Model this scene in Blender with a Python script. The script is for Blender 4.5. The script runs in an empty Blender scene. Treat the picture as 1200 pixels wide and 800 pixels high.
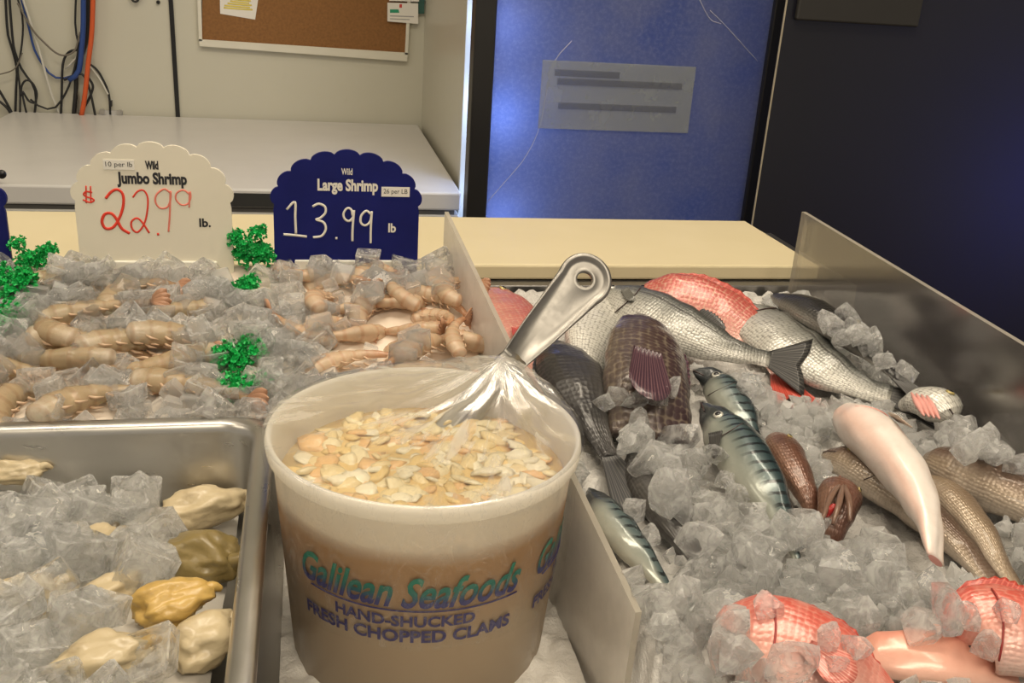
import bpy, bmesh, math, random
import numpy as np
from mathutils import Vector, Matrix, noise

random.seed(7)
R = random.uniform
sc = bpy.context.scene
COL = sc.collection

# ------------------------------------------------------------------ camera
ZC = 1.274
PITCH, YAW, ROLL = (math.radians(a) for a in (21.1, 12.45, 3.82))
FPX = 1130.0
cy_, sy_, cp_, sp_ = math.cos(YAW), math.sin(YAW), math.cos(PITCH), math.sin(PITCH)
FWD = Vector((sy_ * cp_, cy_ * cp_, -sp_))
_r = Vector((cy_, -sy_, 0)); _u = _r.cross(FWD)
RGT = _r * math.cos(ROLL) + _u * math.sin(ROLL)
UPV = -_r * math.sin(ROLL) + _u * math.cos(ROLL)
CAM = Vector((0, 0, ZC))
cd = bpy.data.cameras.new('camera'); cam = bpy.data.objects.new('camera', cd); COL.objects.link(cam)
cd.sensor_width = 36; cd.lens = FPX / 1200 * 36; cd.clip_start = 0.02
m = Matrix((RGT, UPV, -FWD)).transposed().to_4x4(); m.translation = CAM
cam.matrix_world = m
sc.camera = cam

# ------------------------------------------------------------------ world, lamps, exposure
w = bpy.data.worlds.new('shop'); sc.world = w; w.use_nodes = True
w.node_tree.nodes['Background'].inputs[0].default_value = (1.0, 0.90, 0.76, 1)
w.node_tree.nodes['Background'].inputs[1].default_value = 0.38

def area(name, loc, sx, sy, power, col, rot=(0, 0, 0)):
    l = bpy.data.lights.new(name, 'AREA'); l.shape = 'RECTANGLE'; l.size = sx; l.size_y = sy
    l.energy = power; l.color = col
    o = bpy.data.objects.new(name, l); COL.objects.link(o); o.location = loc; o.rotation_euler = rot
    return o
WARM = (1.0, 0.87, 0.68)
area('ceiling_lamp', (0.0, 0.75, 2.70), 1.5, 0.30, 22, WARM)
area('ceiling_lamp', (-0.3, 1.75, 2.70), 1.3, 0.20, 2.5, WARM)
area('ceiling_lamp', (0.2, -0.9, 2.70), 1.6, 0.40, 30, WARM)
area('ceiling_lamp', (-1.6, 0.6, 2.70), 0.3, 1.4, 9, WARM)
area('ceiling_lamp', (0.45, 1.25, 2.70), 0.12, 0.9, 7, WARM)  # extra narrow lamp added for highlights on the ice
area('ceiling_lamp', (0.9, 0.2, 2.70), 0.12, 1.0, 7, WARM)  # second narrow lamp added for ice highlights

sc.view_settings.view_transform = 'Standard'; sc.view_settings.look = 'None'
sc.view_settings.gamma = 1; sc.view_settings.use_curve_mapping = False
sc.view_settings.exposure = 0.0
sc.cycles.use_denoising = True
sc.cycles.max_bounces = 14; sc.cycles.transmission_bounces = 12; sc.cycles.transparent_max_bounces = 20
sc.cycles.sample_clamp_indirect = 4

# ------------------------------------------------------------------ geometry helpers
def ray(px, py):
    return FWD + RGT * ((px - 600) / FPX) + UPV * ((400 - py) / FPX)
def at(px, py, x=None, y=None, z=None):
    """World point seen at a photo pixel and lying on the plane x=, y= or z= (z absolute)."""
    d = ray(px, py)
    t = (x / d.x) if x is not None else (y / d.y) if y is not None else ((z - ZC) / d.z)
    return CAM + d * t
def proj(p):
    v = p - CAM; c = v.dot(FWD)
    return (600 + FPX * v.dot(RGT) / c, 400 - FPX * v.dot(UPV) / c)
def bed_z(x, y):
    return ZC - 0.322 - 0.07 * (0.95 - y)
def on_bed(px, py, dz):
    d = ray(px, py); z = ZC - 0.34
    for _ in range(12):
        p = CAM + d * ((z - ZC) / d.z); z = bed_z(p.x, p.y) + dz
    return CAM + d * ((z - ZC) / d.z)

def tag(o, label=None, cat=None, group=None, kind=None):
    if label: o['label'] = label
    if cat: o['category'] = cat
    if group: o['group'] = group
    if kind: o['kind'] = kind
    return o
def empty(name, loc, label, cat, group=None):
    o = bpy.data.objects.new(name, None); COL.objects.link(o); o.location = loc; o.empty_display_size = 0.01
    return tag(o, label, cat, group)
def mesh(name, V, F, mat, parent=None, smooth=True, uv=None, auto=None):
    """One mesh object; V are world coordinates (or local ones when local parent at the origin)."""
    off = Vector(parent_loc(parent)) if parent else Vector((0, 0, 0))
    me = bpy.data.meshes.new(name)
    me.from_pydata([tuple(Vector(v) - off) for v in V], [], F)
    if mat: me.materials.append(mat)
    if smooth: me.polygons.foreach_set('use_smooth', [True] * len(me.polygons))
    if uv is not None:
        l = me.uv_layers.new(name='UVMap')
        for lp in me.loops: l.data[lp.index].uv = uv[lp.vertex_index]
    me.update()
    o = bpy.data.objects.new(name, me); COL.objects.link(o)
    if parent: o.parent = parent
    return o
def parent_loc(p):
    v = Vector((0, 0, 0))
    while p: v = v + p.location; p = p.parent
    return v
def copy_tree(o, parent=None):
    c = o.copy(); COL.objects.link(c)
    if parent: c.parent = parent
    for ch in o.children: copy_tree(ch, c)
    return c
def bm_obj(name, bm, mat, parent=None, smooth=False):
    off = parent_loc(parent) if parent else Vector((0, 0, 0))
    bmesh.ops.translate(bm, vec=-off, verts=bm.verts[:])
    bmesh.ops.recalc_face_normals(bm, faces=bm.faces[:])
    me = bpy.data.meshes.new(name); bm.to_mesh(me); bm.free()
    if mat: me.materials.append(mat)
    if smooth: me.polygons.foreach_set('use_smooth', [True] * len(me.polygons))
    o = bpy.data.objects.new(name, me); COL.objects.link(o)
    if parent: o.parent = parent
    return o
def box_bm(bm, x0, x1, y0, y1, z0, z1, bev=0.0):
    r = bmesh.ops.create_cube(bm, size=1)
    vs = r['verts']
    for v in vs:
        v.co = Vector(((x0 + x1) / 2 + v.co.x * (x1 - x0), (y0 + y1) / 2 + v.co.y * (y1 - y0), (z0 + z1) / 2 + v.co.z * (z1 - z0)))
    if bev:
        es = list({e for v in vs for e in v.link_edges})
        bmesh.ops.bevel(bm, geom=es, offset=bev, segments=2, affect='EDGES', profile=0.5)
def box(name, x0, x1, y0, y1, z0, z1, mat, parent=None, bev=0.0):
    bm = bmesh.new(); box_bm(bm, x0, x1, y0, y1, z0, z1, bev)
    return bm_obj(name, bm, mat, parent)
def catmull(P, n):
    P = [Vector(p) for p in P]
    Q = [P[0] * 2 - P[1]] + P + [P[-1] * 2 - P[-2]]
    L = [0.0]
    for i in range(len(P) - 1): L.append(L[-1] + (P[i + 1] - P[i]).length)
    out = []
    for k in range(n):
        s = L[-1] * k / (n - 1)
        i = 0
        while i < len(P) - 2 and s > L[i + 1]: i += 1
        t = (s - L[i]) / max(1e-9, L[i + 1] - L[i])
        a, b, c, d = Q[i], Q[i + 1], Q[i + 2], Q[i + 3]
        out.append(0.5 * ((2 * b) + (c - a) * t + (2 * a - 5 * b + 4 * c - d) * t * t + (3 * b - a - 3 * c + d) * t ** 3))
    return out
def tube_geo(P, r, sides=8, flat=None):
    """Tube around a polyline; r a number or one per point. flat=(normal, factor) squashes it along normal."""
    V, F = [], []
    n = len(P); up = Vector((0.3, 0.2, 1)).normalized()
    for i, p in enumerate(P):
        t = (P[min(i + 1, n - 1)] - P[max(i - 1, 0)])
        t = t.normalized() if t.length > 1e-9 else Vector((1, 0, 0))
        a = up - t * up.dot(t)
        if a.length < 1e-4: a = t.orthogonal()
        a.normalize(); b = t.cross(a); up = a
        rr = r[i] if isinstance(r, (list, tuple)) else r
        for k in range(sides):
            th = 2 * math.pi * k / sides
            q = a * math.cos(th) * rr + b * math.sin(th) * rr
            if flat: q = q - flat[0] * q.dot(flat[0]) * (1 - flat[1])
            V.append(p + q)
    for i in range(n - 1):
        for k in range(sides):
            k2 = (k + 1) % sides
            F.append((i * sides + k, i * sides + k2, (i + 1) * sides + k2, (i + 1) * sides + k))
    F.append(tuple(range(sides))[::-1]); F.append(tuple((n - 1) * sides + k for k in range(sides)))
    return V, F
def lathe_geo(prof, c, n=96, a0=0.0):
    """prof: (r, z) list revolved about the vertical through c."""
    V, F = [], []
    for r, z in prof:
        for k in range(n):
            a = 2 * math.pi * k / n
            V.append(Vector((c[0] + r * math.cos(a), c[1] + r * math.sin(a), z)))
    for i in range(len(prof) - 1):
        for k in range(n):
            k2 = (k + 1) % n
            F.append((i * n + k, i * n + k2, (i + 1) * n + k2, (i + 1) * n + k))
    return V, F
def merge(parts):
    V, F = [], []
    for v, f in parts:
        o = len(V); V += list(v); F += [tuple(i + o for i in q) for q in f]
    return V, F

# ------------------------------------------------------------------ materials
class N:
    """Small wrapper to write node materials compactly."""
    def __init__(s, name):
        s.m = bpy.data.materials.new(name); s.m.use_nodes = True
        s.t = s.m.node_tree; s.t.nodes.clear()
        s.out = s.t.nodes.new('ShaderNodeOutputMaterial')
    def n(s, typ, ins=None, **kw):
        nd = s.t.nodes.new('ShaderNode' + typ)
        for k, v in kw.items(): setattr(nd, k, v)
        for k, v in (ins or {}).items(): s.put(nd.inputs[k], v)
        return nd
    def put(s, sock, v):
        if isinstance(v, bpy.types.NodeSocket): s.t.links.new(v, sock)
        elif isinstance(v, bpy.types.Node): s.t.links.new(v.outputs[0], sock)
        else:
            if isinstance(v, (tuple, list)) and len(v) == 3 and sock.type == 'RGBA': v = (*v, 1)
            sock.default_value = v
    def p(s, base, rough=0.5, metal=0.0, **kw):
        ins = {'Base Color': base, 'Roughness': rough, 'Metallic': metal}; ins.update(kw)
        return s.n('BsdfPrincipled', ins)
    def coord(s, kind='Object', scale=(1, 1, 1)):
        tc = s.n('TexCoord'); mp = s.n('Mapping', {'Vector': tc.outputs[kind], 'Scale': scale})
        return mp.outputs[0]
    def noise(s, vec, scale, detail=3, rough=0.5, dist=0.0):
        return s.n('TexNoise', {'Vector': vec, 'Scale': scale, 'Detail': detail, 'Roughness': rough, 'Distortion': dist}).outputs[0]
    def ramp(s, fac, stops, interp='LINEAR'):
        nd = s.n('ValToRGB', {'Fac': fac}); cr = nd.color_ramp; cr.interpolation = interp
        while len(cr.elements) < len(stops): cr.elements.new(0.5)
        for e, (p, c) in zip(cr.elements, stops):
            e.position = p; e.color = (*c, 1) if len(c) == 3 else c
        return nd.outputs[0]
    def mix(s, fac, a, b, mode='MIX'):
        nd = s.n('Mix', data_type='RGBA', blend_type=mode)
        s.put(nd.inputs[0], fac); s.put(nd.inputs[6], a); s.put(nd.inputs[7], b)
        return nd.outputs[2]
    def math(s, op, a, b=0.0, c=0.0):
        nd = s.n('Math', operation=op)
        s.put(nd.inputs[0], a); s.put(nd.inputs[1], b); s.put(nd.inputs[2], c)
        return nd.outputs[0]
    def bump(s, h, strength=0.3, dist=0.002):
        return s.n('Bump', {'Height': h, 'Strength': strength, 'Distance': dist}).outputs[0]
    def mixs(s, fac, a, b):
        nd = s.n('MixShader'); s.put(nd.inputs[0], fac); s.put(nd.inputs[1], a); s.put(nd.inputs[2], b); return nd
    def done(s, sh):
        s.put(s.out.inputs[0], sh); return s.m

def plain(name, col, rough=0.5, metal=0.0, var=0.08, scale=30, bump=0.0, **kw):
    k = N(name); v = k.coord()
    n = k.noise(v, scale, 4)
    c = k.mix(n, tuple(x * (1 - var) for x in col), tuple(min(1, x * (1 + var)) for x in col))
    ins = dict(kw)
    if bump: ins['Normal'] = k.bump(n, bump, 0.001)
    return k.done(k.p(c, rough, metal, **ins))

def steel(name, col=(0.62, 0.60, 0.56), rough=0.28, stretch=(12, 12, 50)):
    k = N(name); v = k.coord('Object', stretch)
    n = k.noise(v, 3.0, 4); s = k.noise(k.coord(), 9, 3)
    c = k.mix(s, tuple(x * 0.82 for x in col), col)
    r = k.math('MULTIPLY_ADD', n, 0.22, rough - 0.08)
    return k.done(k.p(c, r, 1.0, Normal=k.bump(n, 0.08, 0.0005)))

def ice_mat(name, cloud, trans, tint, rough=0.06, lo=.25, hi=2.1):
    k = N(name); v = k.coord()
    n1 = k.noise(v, 1.7, 2); n2 = k.noise(v, 2.6, 4, 0.6, 0.6)
    nm = k.bump(n1, 0.5, 0.006)
    gl = k.p(tint, rough, 0.0, **{'Transmission Weight': 1.0, 'IOR': 1.31, 'Normal': nm})
    df = k.n('BsdfDiffuse', {'Color': (0.95, 0.95, 0.94, 1)}); tl = k.n('BsdfTranslucent', {'Color': (0.95, 0.95, 0.94, 1)})
    cl = k.mixs(0.5, df, tl)
    tr = k.n('BsdfTransparent', {'Color': (0.97, 0.98, 0.98, 1)})
    a = k.mixs(trans, gl, tr)
    f = k.ramp(n2, [(0.38, (cloud * lo,) * 3), (0.68, (min(1, cloud * hi),) * 3)])
    return k.done(k.mixs(f, a, cl))

M = {}
M['ice'] = ice_mat('clear_ice', 0.22, 0.22, (0.99, 0.98, 0.965), 0.03, .35, 1.9)
M['ice_pan'] = ice_mat('pan_ice', 0.21, 0.25, (0.98, 0.98, 0.97), 0.03)
M['ice_chunk'] = ice_mat('wet_crushed_ice', 0.27, 0.27, (0.985, 0.98, 0.97), 0.04, .4, 1.8)
M['steel'] = steel('stainless_steel')
M['steel_dark'] = steel('stainless_back', (0.36, 0.35, 0.34), 0.35, (200, 4, 4))
M['alu'] = steel('cast_aluminium', (0.34, 0.325, 0.30), 0.40, (60, 60, 60))
M['board'] = None
def board_mat():
    k = N('worn_cutting_board'); v = k.coord()
    n = k.noise(v, 14, 4); n2 = k.noise(k.coord('Object', (4, 60, 30)), 7, 5, 0.7)
    c = k.mix(n, (0.60, 0.515, 0.32), (0.66, 0.575, 0.38))
    f = k.ramp(n2, [(0.60, (0, 0, 0)), (0.72, (1, 1, 1))])
    c = k.mix(k.math('MULTIPLY', f, 0.22), c, (0.60, 0.50, 0.32))
    return k.done(k.p(c, 0.45, Normal=k.bump(n2, 0.08, 0.0006)))
M['board'] = board_mat()
def wall_mat():
    k = N('cream_wall_panel'); v = k.coord()
    n = k.noise(v, 2.2, 5, 0.6); d = k.noise(v, 18, 5, 0.7)
    c = k.mix(n, (0.54, 0.52, 0.42), (0.63, 0.61, 0.51))
    f = k.ramp(d, [(0.62, (0, 0, 0)), (0.85, (1, 1, 1))])
    c = k.mix(k.math('MULTIPLY', f, 0.18), c, (0.40, 0.36, 0.27))
    return k.done(k.p(c, 0.32, Normal=k.bump(d, 0.04, 0.002)))
M['wall'] = wall_mat()
M['freezer'] = plain('freezer_enamel', (0.64, 0.625, 0.60), 0.32, 0, 0.06, 12)
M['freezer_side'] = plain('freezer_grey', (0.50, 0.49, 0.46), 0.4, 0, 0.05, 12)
M['seal'] = plain('grey_seal', (0.13, 0.125, 0.115), 0.6)
M['gap'] = plain('near_black', (0.03, 0.03, 0.028), 0.6)
M['black'] = plain('black_plastic', (0.012, 0.012, 0.013), 0.35)
M['frame_black'] = plain('black_door_frame', (0.014, 0.013, 0.012), 0.4, 0, 0.2, 8)
M['floor'] = plain('floor_tile', (0.25, 0.21, 0.17), 0.5)
M['ceiling'] = plain('ceiling_tile', (0.75, 0.73, 0.68), 0.8)
M['white_plastic'] = plain('white_plastic', (0.80, 0.78, 0.70), 0.35, 0, 0.03, 10)
M['sign_white'] = plain('ivory_sign_plastic', (0.80, 0.75, 0.62), 0.4, 0, 0.04, 20)
M['sign_blue'] = plain('blue_sign_plastic', (0.008, 0.012, 0.125), 0.45, 0, 0.35, 25, 0, **{'Specular IOR Level': 0.2})
M['ink_black'] = plain('black_ink', (0.02, 0.02, 0.025), 0.5)
M['ink_white'] = plain('white_ink', (0.80, 0.77, 0.68), 0.5)
M['ink_red'] = plain('red_marker', (0.75, 0.045, 0.02), 0.5, 0, 0.3, 90)
M['ink_pink'] = plain('faded_red_marker', (0.80, 0.22, 0.16), 0.5, 0, 0.2, 90)
M['paper'] = plain('paper', (0.80, 0.77, 0.70), 0.7, 0, 0.03)
M['yellow'] = plain('yellow_highlighter', (0.75, 0.62, 0.12), 0.7)
M['cork'] = plain('cork', (0.25, 0.115, 0.035), 0.85, 0, 0.35, 160, 0.2)
M['cork_frame'] = plain('white_frame', (0.72, 0.69, 0.58), 0.45, 0, 0.08, 12)
M['cable_black'] = plain('black_cable', (0.014, 0.014, 0.014), 0.45)
M['cable_blue'] = plain('blue_cable', (0.02, 0.06, 0.24), 0.45)
M['cable_white'] = plain('white_cable', (0.62, 0.60, 0.53), 0.45)
M['cable_grey'] = plain('grey_cable', (0.16, 0.14, 0.11), 0.5)
M['cable_orange'] = plain('orange_cord', (0.62, 0.10, 0.02), 0.5)
M['green'] = plain('green_print', (0.02, 0.30, 0.16), 0.5)
M['red_print'] = plain('red_print', (0.6, 0.05, 0.04), 0.5)
M['dark_green'] = plain('green_box_card', (0.03, 0.10, 0.08), 0.6)
M['grey_print'] = plain('grey_print', (0.35, 0.34, 0.33), 0.6)

def acrylic(name, haze, col, tint=(0.93, 0.92, 0.9)):
    k = N(name); v = k.coord()
    n = k.noise(v, 22, 5, 0.6)
    tr = k.n('BsdfTransparent', {'Color': (*tint, 1)})
    df = k.mixs(0.5, k.n('BsdfDiffuse', {'Color': (*col, 1)}), k.n('BsdfTranslucent', {'Color': (*col, 1)}))
    gl = k.n('BsdfGlossy', {'Color': (1, 1, 1, 1), 'Roughness': 0.12})
    a = k.mixs(k.math('MULTIPLY_ADD', n, haze * 0.6, haze * 0.7), tr, df)
    fr = k.n('Fresnel', {'IOR': 1.45})
    return k.done(k.mixs(k.math('MULTIPLY', fr.outputs[0], 0.6), a, gl))
M['acrylic_left'] = acrylic('frosted_acrylic', 0.78, (0.92, 0.88, 0.82))
M['acrylic_right'] = acrylic('scuffed_acrylic', 0.10, (0.55, 0.51, 0.46), (0.78, 0.77, 0.76))
M['acrylic_edge'] = acrylic('acrylic_edge', 0.6, (0.75, 0.70, 0.60))

# ------------------------------------------------------------------ the setting
YB = 2.72
def struct(o): o['kind'] = 'structure'; return o
struct(box('floor', -3, 3.5, -2.5, 3.3, -0.05, 0, M['floor']))
struct(box('ceiling', -3, 3.5, -2.5, 3.3, 2.8, 2.85, M['ceiling']))
struct(box('wall_back', -3, 0.35, YB, YB + 0.06, 0, 2.8, M['wall']))
struct(box('wall_return', 0.302, 0.335, 1.97, YB - 0.001, 0, 2.8, M['wall']))
struct(box('trim_1', 0.298, 0.338, 1.955, 1.97, 0, 2.8, M['wall'], None, 0.002))
def cooler_wall():
    k = N('cooler_interior'); n = k.noise(k.coord(), 3, 3)
    return k.done(k.p(k.mix(n, (0.010, 0.010, 0.012), (0.02, 0.019, 0.02)), 0.6))
M['cooler'] = cooler_wall()
struct(box('wall_cooler', 0.34, 3.5, 2.9, 2.95, 0, 2.8, M['cooler']))
# seam in the wall panelling: a thin black batten
struct(box('trim_2', *sorted((at(202, 70, y=YB - .002).x, at(207, 70, y=YB - .002).x)), YB - 0.006, YB, 0, 2.8, M['black']))

# scratched blue cooler door in a black frame
def blue_glass():
    k = N('scratched_blue_panel'); v = k.coord()
    n = k.noise(v, 3.5, 4, 0.6); fine = k.noise(v, 130, 4, 0.75)
    sc1 = k.noise(k.coord('Object', (160, 160, 7)), 1.0, 4, 0.7)
    n = k.ramp(k.noise(v, 5.5, 4, 0.6), [(.35, (0, 0, 0)), (.65, (1, 1, 1))])
    c = k.mix(n, (0.08, 0.11, 0.26), (0.21, 0.22, 0.27))
    f = k.ramp(fine, [(0.45, (0, 0, 0)), (0.75, (1, 1, 1))])
    c = k.mix(k.math('MULTIPLY', f, 0.6), c, (0.36, 0.38, 0.48))
    g = k.ramp(sc1, [(0.62, (0, 0, 0)), (0.78, (1, 1, 1))])
    c = k.mix(k.math('MULTIPLY', g, 0.35), c, (0.35, 0.38, 0.50))
    df = k.p(c, 0.35); tl = k.n('BsdfTranslucent', {'Color': k.mix(k.math('MULTIPLY', f, 0.5), (0.40, 0.47, 0.72), (0.62, 0.65, 0.80))})
    tr = k.n('BsdfTransparent', {'Color': (0.6, 0.68, 0.9, 1)})
    return k.done(k.mixs(0.12, k.mixs(0.48, df, tl), tr))
DY = 1.80
x0, x1 = at(574, 150, y=DY).x, at(884, 150, y=DY).x
door = empty('cooler_door', (0.6, DY, 0), 'tall scratched blue cooler door in a black frame behind the cutting board', 'door')
box('door_pane', x0, x1, DY, DY + 0.006, 0.35, 2.2, blue_glass(), door)
box('door_stile', at(550, 150, y=DY).x, x0, DY - 0.012, DY + 0.035, 0.0, 2.25, M['frame_black'], door, 0.003)
box('door_stile', x1, x1 + 0.035, DY - 0.012, DY + 0.035, 0.0, 2.25, M['frame_black'], door, 0.003)
box('door_rail', x0, x1, DY - 0.012, DY + 0.03, 2.2, 2.25, M['frame_black'], door, 0.003)
box('kick_plate', x0, x1, DY - 0.012, DY + 0.03, 0.0, 0.35, M['frame_black'], door, 0.003)
scr = plain('scratch_line', (0.50, 0.50, 0.56), 0.6)
for P in ([(670, 48), (650, 72), (640, 110), (632, 150), (615, 185), (590, 215), (570, 238)],
          [(820, 0), (832, 22), (845, 28)], [(832, 12), (850, 30), (870, 52), (888, 72)]):
    v, f = tube_geo(catmull([at(a, b, y=DY - 0.0005) for a, b in P], 24), 0.0007, 5)
    mesh('scratch', v, f, scr, door)
# pale sheet added on the door in place of a blurred reflection
NY = DY - 0.003
nt = empty('reflection_patch', at(720, 113, y=NY), 'pale patch with blurred lines standing in for a reflection on the blue cooler door', 'reflection')
a, b = at(636, 70, y=NY), at(806, 156, y=NY)
reflection_mat = acrylic('painted_reflection', 0.28, (0.78, 0.82, 0.68))
box('sheet', a.x, b.x, NY, NY + 0.0012, b.z, a.z, reflection_mat, nt)
line_mat = acrylic('reflection_line', 0.05, (0.10, 0.12, 0.16))
for k_, (f0, f1, yy) in enumerate(((0.08, 0.5, 88), (0.1, 0.92, 98), (0.12, 0.9, 126))):
    z_ = at(720, yy, y=NY).z
    box('faint_line', a.x + (b.x - a.x) * f0, a.x + (b.x - a.x) * f1, NY - 0.001, NY - 0.0003, z_ - 0.006, z_ + 0.006, line_mat, nt)
def lamp_pt(name, loc, power, col, r):
    l = bpy.data.lights.new(name, 'POINT'); l.energy = power; l.color = col; l.shadow_soft_size = r
    o = bpy.data.objects.new(name, l); COL.objects.link(o); o.location = loc
for py_, pw_ in ((25, .6), (130, 1.0), (245, .7)): lamp_pt('blue_glow_lamp', at(578, py_, y=DY + 0.07), pw_, (0.45, 0.60, 1.0), 0.03)
lamp_pt('blue_glow_lamp', at(830, 300, y=DY + 0.3), 0.8, (0.28, 0.42, 1.0), 0.05)  # unseen blue fill added behind the pane, with the next two
lamp_pt('blue_glow_lamp', (0.45, DY + 0.5, 1.0), 1.1, (0.25, 0.42, 1.0), 0.1)
lamp_pt('blue_glow_lamp', (0.85, DY + 0.4, 1.2), 1.0, (0.30, 0.42, 1.0), 0.1)
# dark glass front to the right of the door, with its bright edge
def dark_glass():
    k = N('dark_glass_front'); v = k.coord()
    n = k.noise(v, 2.5, 4); d = k.noise(v, 40, 5, 0.7)
    c = k.mix(n, (0.010, 0.010, 0.011), (0.020, 0.019, 0.019))
    f = k.ramp(d, [(0.66, (0, 0, 0)), (0.8, (1, 1, 1))])
    c = k.mix(k.math('MULTIPLY', f, 0.05), c, (0.3, 0.3, 0.32))
    return k.done(k.mixs(0.22, k.p(c, 0.25), k.n('BsdfTranslucent', {'Color': (0.12, 0.16, 0.40, 1)})))
GY = 1.62
gx = at(902, 134, y=GY).x
gp = empty('dark_glass_panel', (gx + 0.6, GY, 0), 'large dark navy glass panel with a thin bright edge right of the blue door', 'glass panel')
box('glass_sheet', gx, 3.3, GY, GY + 0.004, 0, 2.6, dark_glass(), gp)
box('glass_edge', gx - 0.0022, gx, GY - 0.001, GY + 0.002, 0, 2.6, plain('pale_glass_edge', (0.42, 0.37, 0.27), 0.4), gp)
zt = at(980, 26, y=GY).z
box('reflection_band', at(930, 20, y=GY).x, at(1074, 20, y=GY).x, GY - 0.012, GY - 0.001, zt, 2.6, plain('grey_brown_reflection', (0.022, 0.020, 0.018), 0.5), gp, 0.003)  # strip added to imitate a grey-brown reflection across the glass
lamp_pt('blue_glow_lamp', (1.40, GY + 0.22, 0.96), 14.0, (0.32, 0.42, 1.0), 0.12)  # unseen lamp added to imitate blue light reflected in the dark glass

# ------------------------------------------------------------------ chest freezer, cork board, cables behind the counter
FT = ZC - 0.42
FX0, FX1, FY0, FY1 = -0.75, 0.290, 1.865, YB - 0.01
fz = empty('chest_freezer', (-0.2, 2.2, 0), 'white chest freezer with a flat lid standing against the back wall', 'freezer')
box('lid', FX0, FX1, FY0, FY1, FT - 0.036, FT, M['freezer'], fz, 0.004)
box('lid_seal', FX0 + .012, FX1 - .012, FY0 + .008, FY1, FT - 0.046, FT - 0.036, M['seal'], fz)
box('cabinet', FX0 + .002, FX1 - .002, FY0 + .006, FY1, 0.06, FT - 0.046, M['freezer_side'], fz, 0.003)
box('plinth', FX0 + .03, FX1 - .03, FY0 + .04, FY1, 0.0, 0.06, M['gap'], fz)
ha, hb = at(262, 212, y=FY0).x, at(322, 212, y=FY0).x
box('dark_lid_gap', ha, hb, FY0 - 0.0012, FY0 + 0.004, FT - 0.034, FT - 0.008, M['gap'], fz)  # dark strip put on for the shadow gap under the lid
box('band', FX0, FX1, FY0 - 0.002, FY0 + .006, FT - 0.078, FT - 0.062, M['white_plastic'], fz, 0.002)
v, f = lathe_geo([(0.0, 0), (0.008, 0), (0.008, 0.004), (0, 0.005)], (0, 0), 20)
lk = at(2, 204, y=FY0 - .001)
mesh('lock', [Vector((lk.x + q.x, FY0 - q.z, lk.z + q.y)) for q in v], f, M['black'], fz)

cb = empty('cork_board', (0, YB - .01, 1.2), 'brown cork notice board in a white frame hanging on the back wall', 'notice board')
def wallpt(px, py, d=0.0): return at(px, py, y=YB - d)
def quad_slab(name, pix, d0, d1, mat, parent):
    A = [wallpt(*p, d1) for p in pix]; B = [Vector((q.x, YB - d0, q.z)) for q in A]
    V = A + B
    F = [(0, 1, 2, 3), (7, 6, 5, 4)] + [(i, i + 4, (i + 1) % 4 + 4, (i + 1) % 4) for i in range(4)]
    return mesh(name, V, F, mat, parent, smooth=False)
quad_slab('cork_panel', [(237, -150), (484, -150), (475, 64), (237, 48)], 0.001, 0.009, M['cork'], cb)
quad_slab('frame_rail', [(233, 46), (478, 62), (477, 72), (234, 54)], 0.0, 0.016, M['cork_frame'], cb)
quad_slab('frame_rail', [(226, -150), (231.5, -150), (237, 48), (233, 48)], 0.0, 0.016, M['cork_frame'], cb)
quad_slab('frame_rail', [(485, -150), (489, -150), (478, 64), (474.5, 64)], 0.0, 0.016, M['cork_frame'], cb)
n1 = empty('pinned_note', wallpt(280, 10, .012), 'white paper note with yellow scribble pinned at the upper left of the cork board', 'note')
quad_slab('paper_sheet', [(257, -30), (306, -24), (299, 23), (258, 16)], 0.0095, 0.0105, M['paper'], n1)
for i in range(6):
    y_ = -4 + i * 2.6
    P = [wallpt(266 + 4 * math.sin(i), y_, .0108), wallpt(280, y_ + 1.5, .0108), wallpt(296 - 2 * i % 5, y_ + 2.5, .0108)]
    v, f = tube_geo(catmull(P, 8), 0.0022, 5, (Vector((0, 1, 0)), 0.2)); mesh('scribble', v, f, M['yellow'], n1)
for j, (pix, lab) in enumerate((([(454, 3), (490, 4), (490, 28), (454, 25)], 'white business card with green and red print at the lower right of the cork board'),
                              ([(456, -24), (491, -22), (491, 2), (456, 1)], 'white card above the printed card at the right edge of the cork board'))):
    c_ = empty('business_card', wallpt(472, pix[0][1] + 12, .017), lab, 'card')
    quad_slab('card_sheet', pix, 0.0165, 0.0175, M['paper'], c_)
    if j == 0:
        quad_slab('green_logo', [(457, 11), (467, 11), (468, 15), (457, 15)], .0175, .0178, M['green'], c_)
        quad_slab('red_mark', [(468, 5), (471, 5), (471, 9), (468, 9)], .0175, .0178, M['red_print'], c_)
        quad_slab('print_line', [(457, 18), (485, 19), (485, 20.2), (457, 19.2)], .0175, .0178, M['grey_print'], c_)
        quad_slab('print_line', [(457, 21.5), (480, 22.5), (480, 23.5), (457, 22.5)], .0175, .0178, M['grey_print'], c_)
    else:
        quad_slab('print_line', [(459, -6), (486, -5), (486, -3), (459, -4)], .0175, .0178, M['grey_print'], c_)
gb = empty('green_card', wallpt(499, 0, .01), 'dark green card beside the cork board in the wall corner', 'card')
quad_slab('card_sheet', [(491, -30), (499, -30), (497, 16), (490, 16)], 0.001, 0.012, M['dark_green'], gb)

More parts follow.
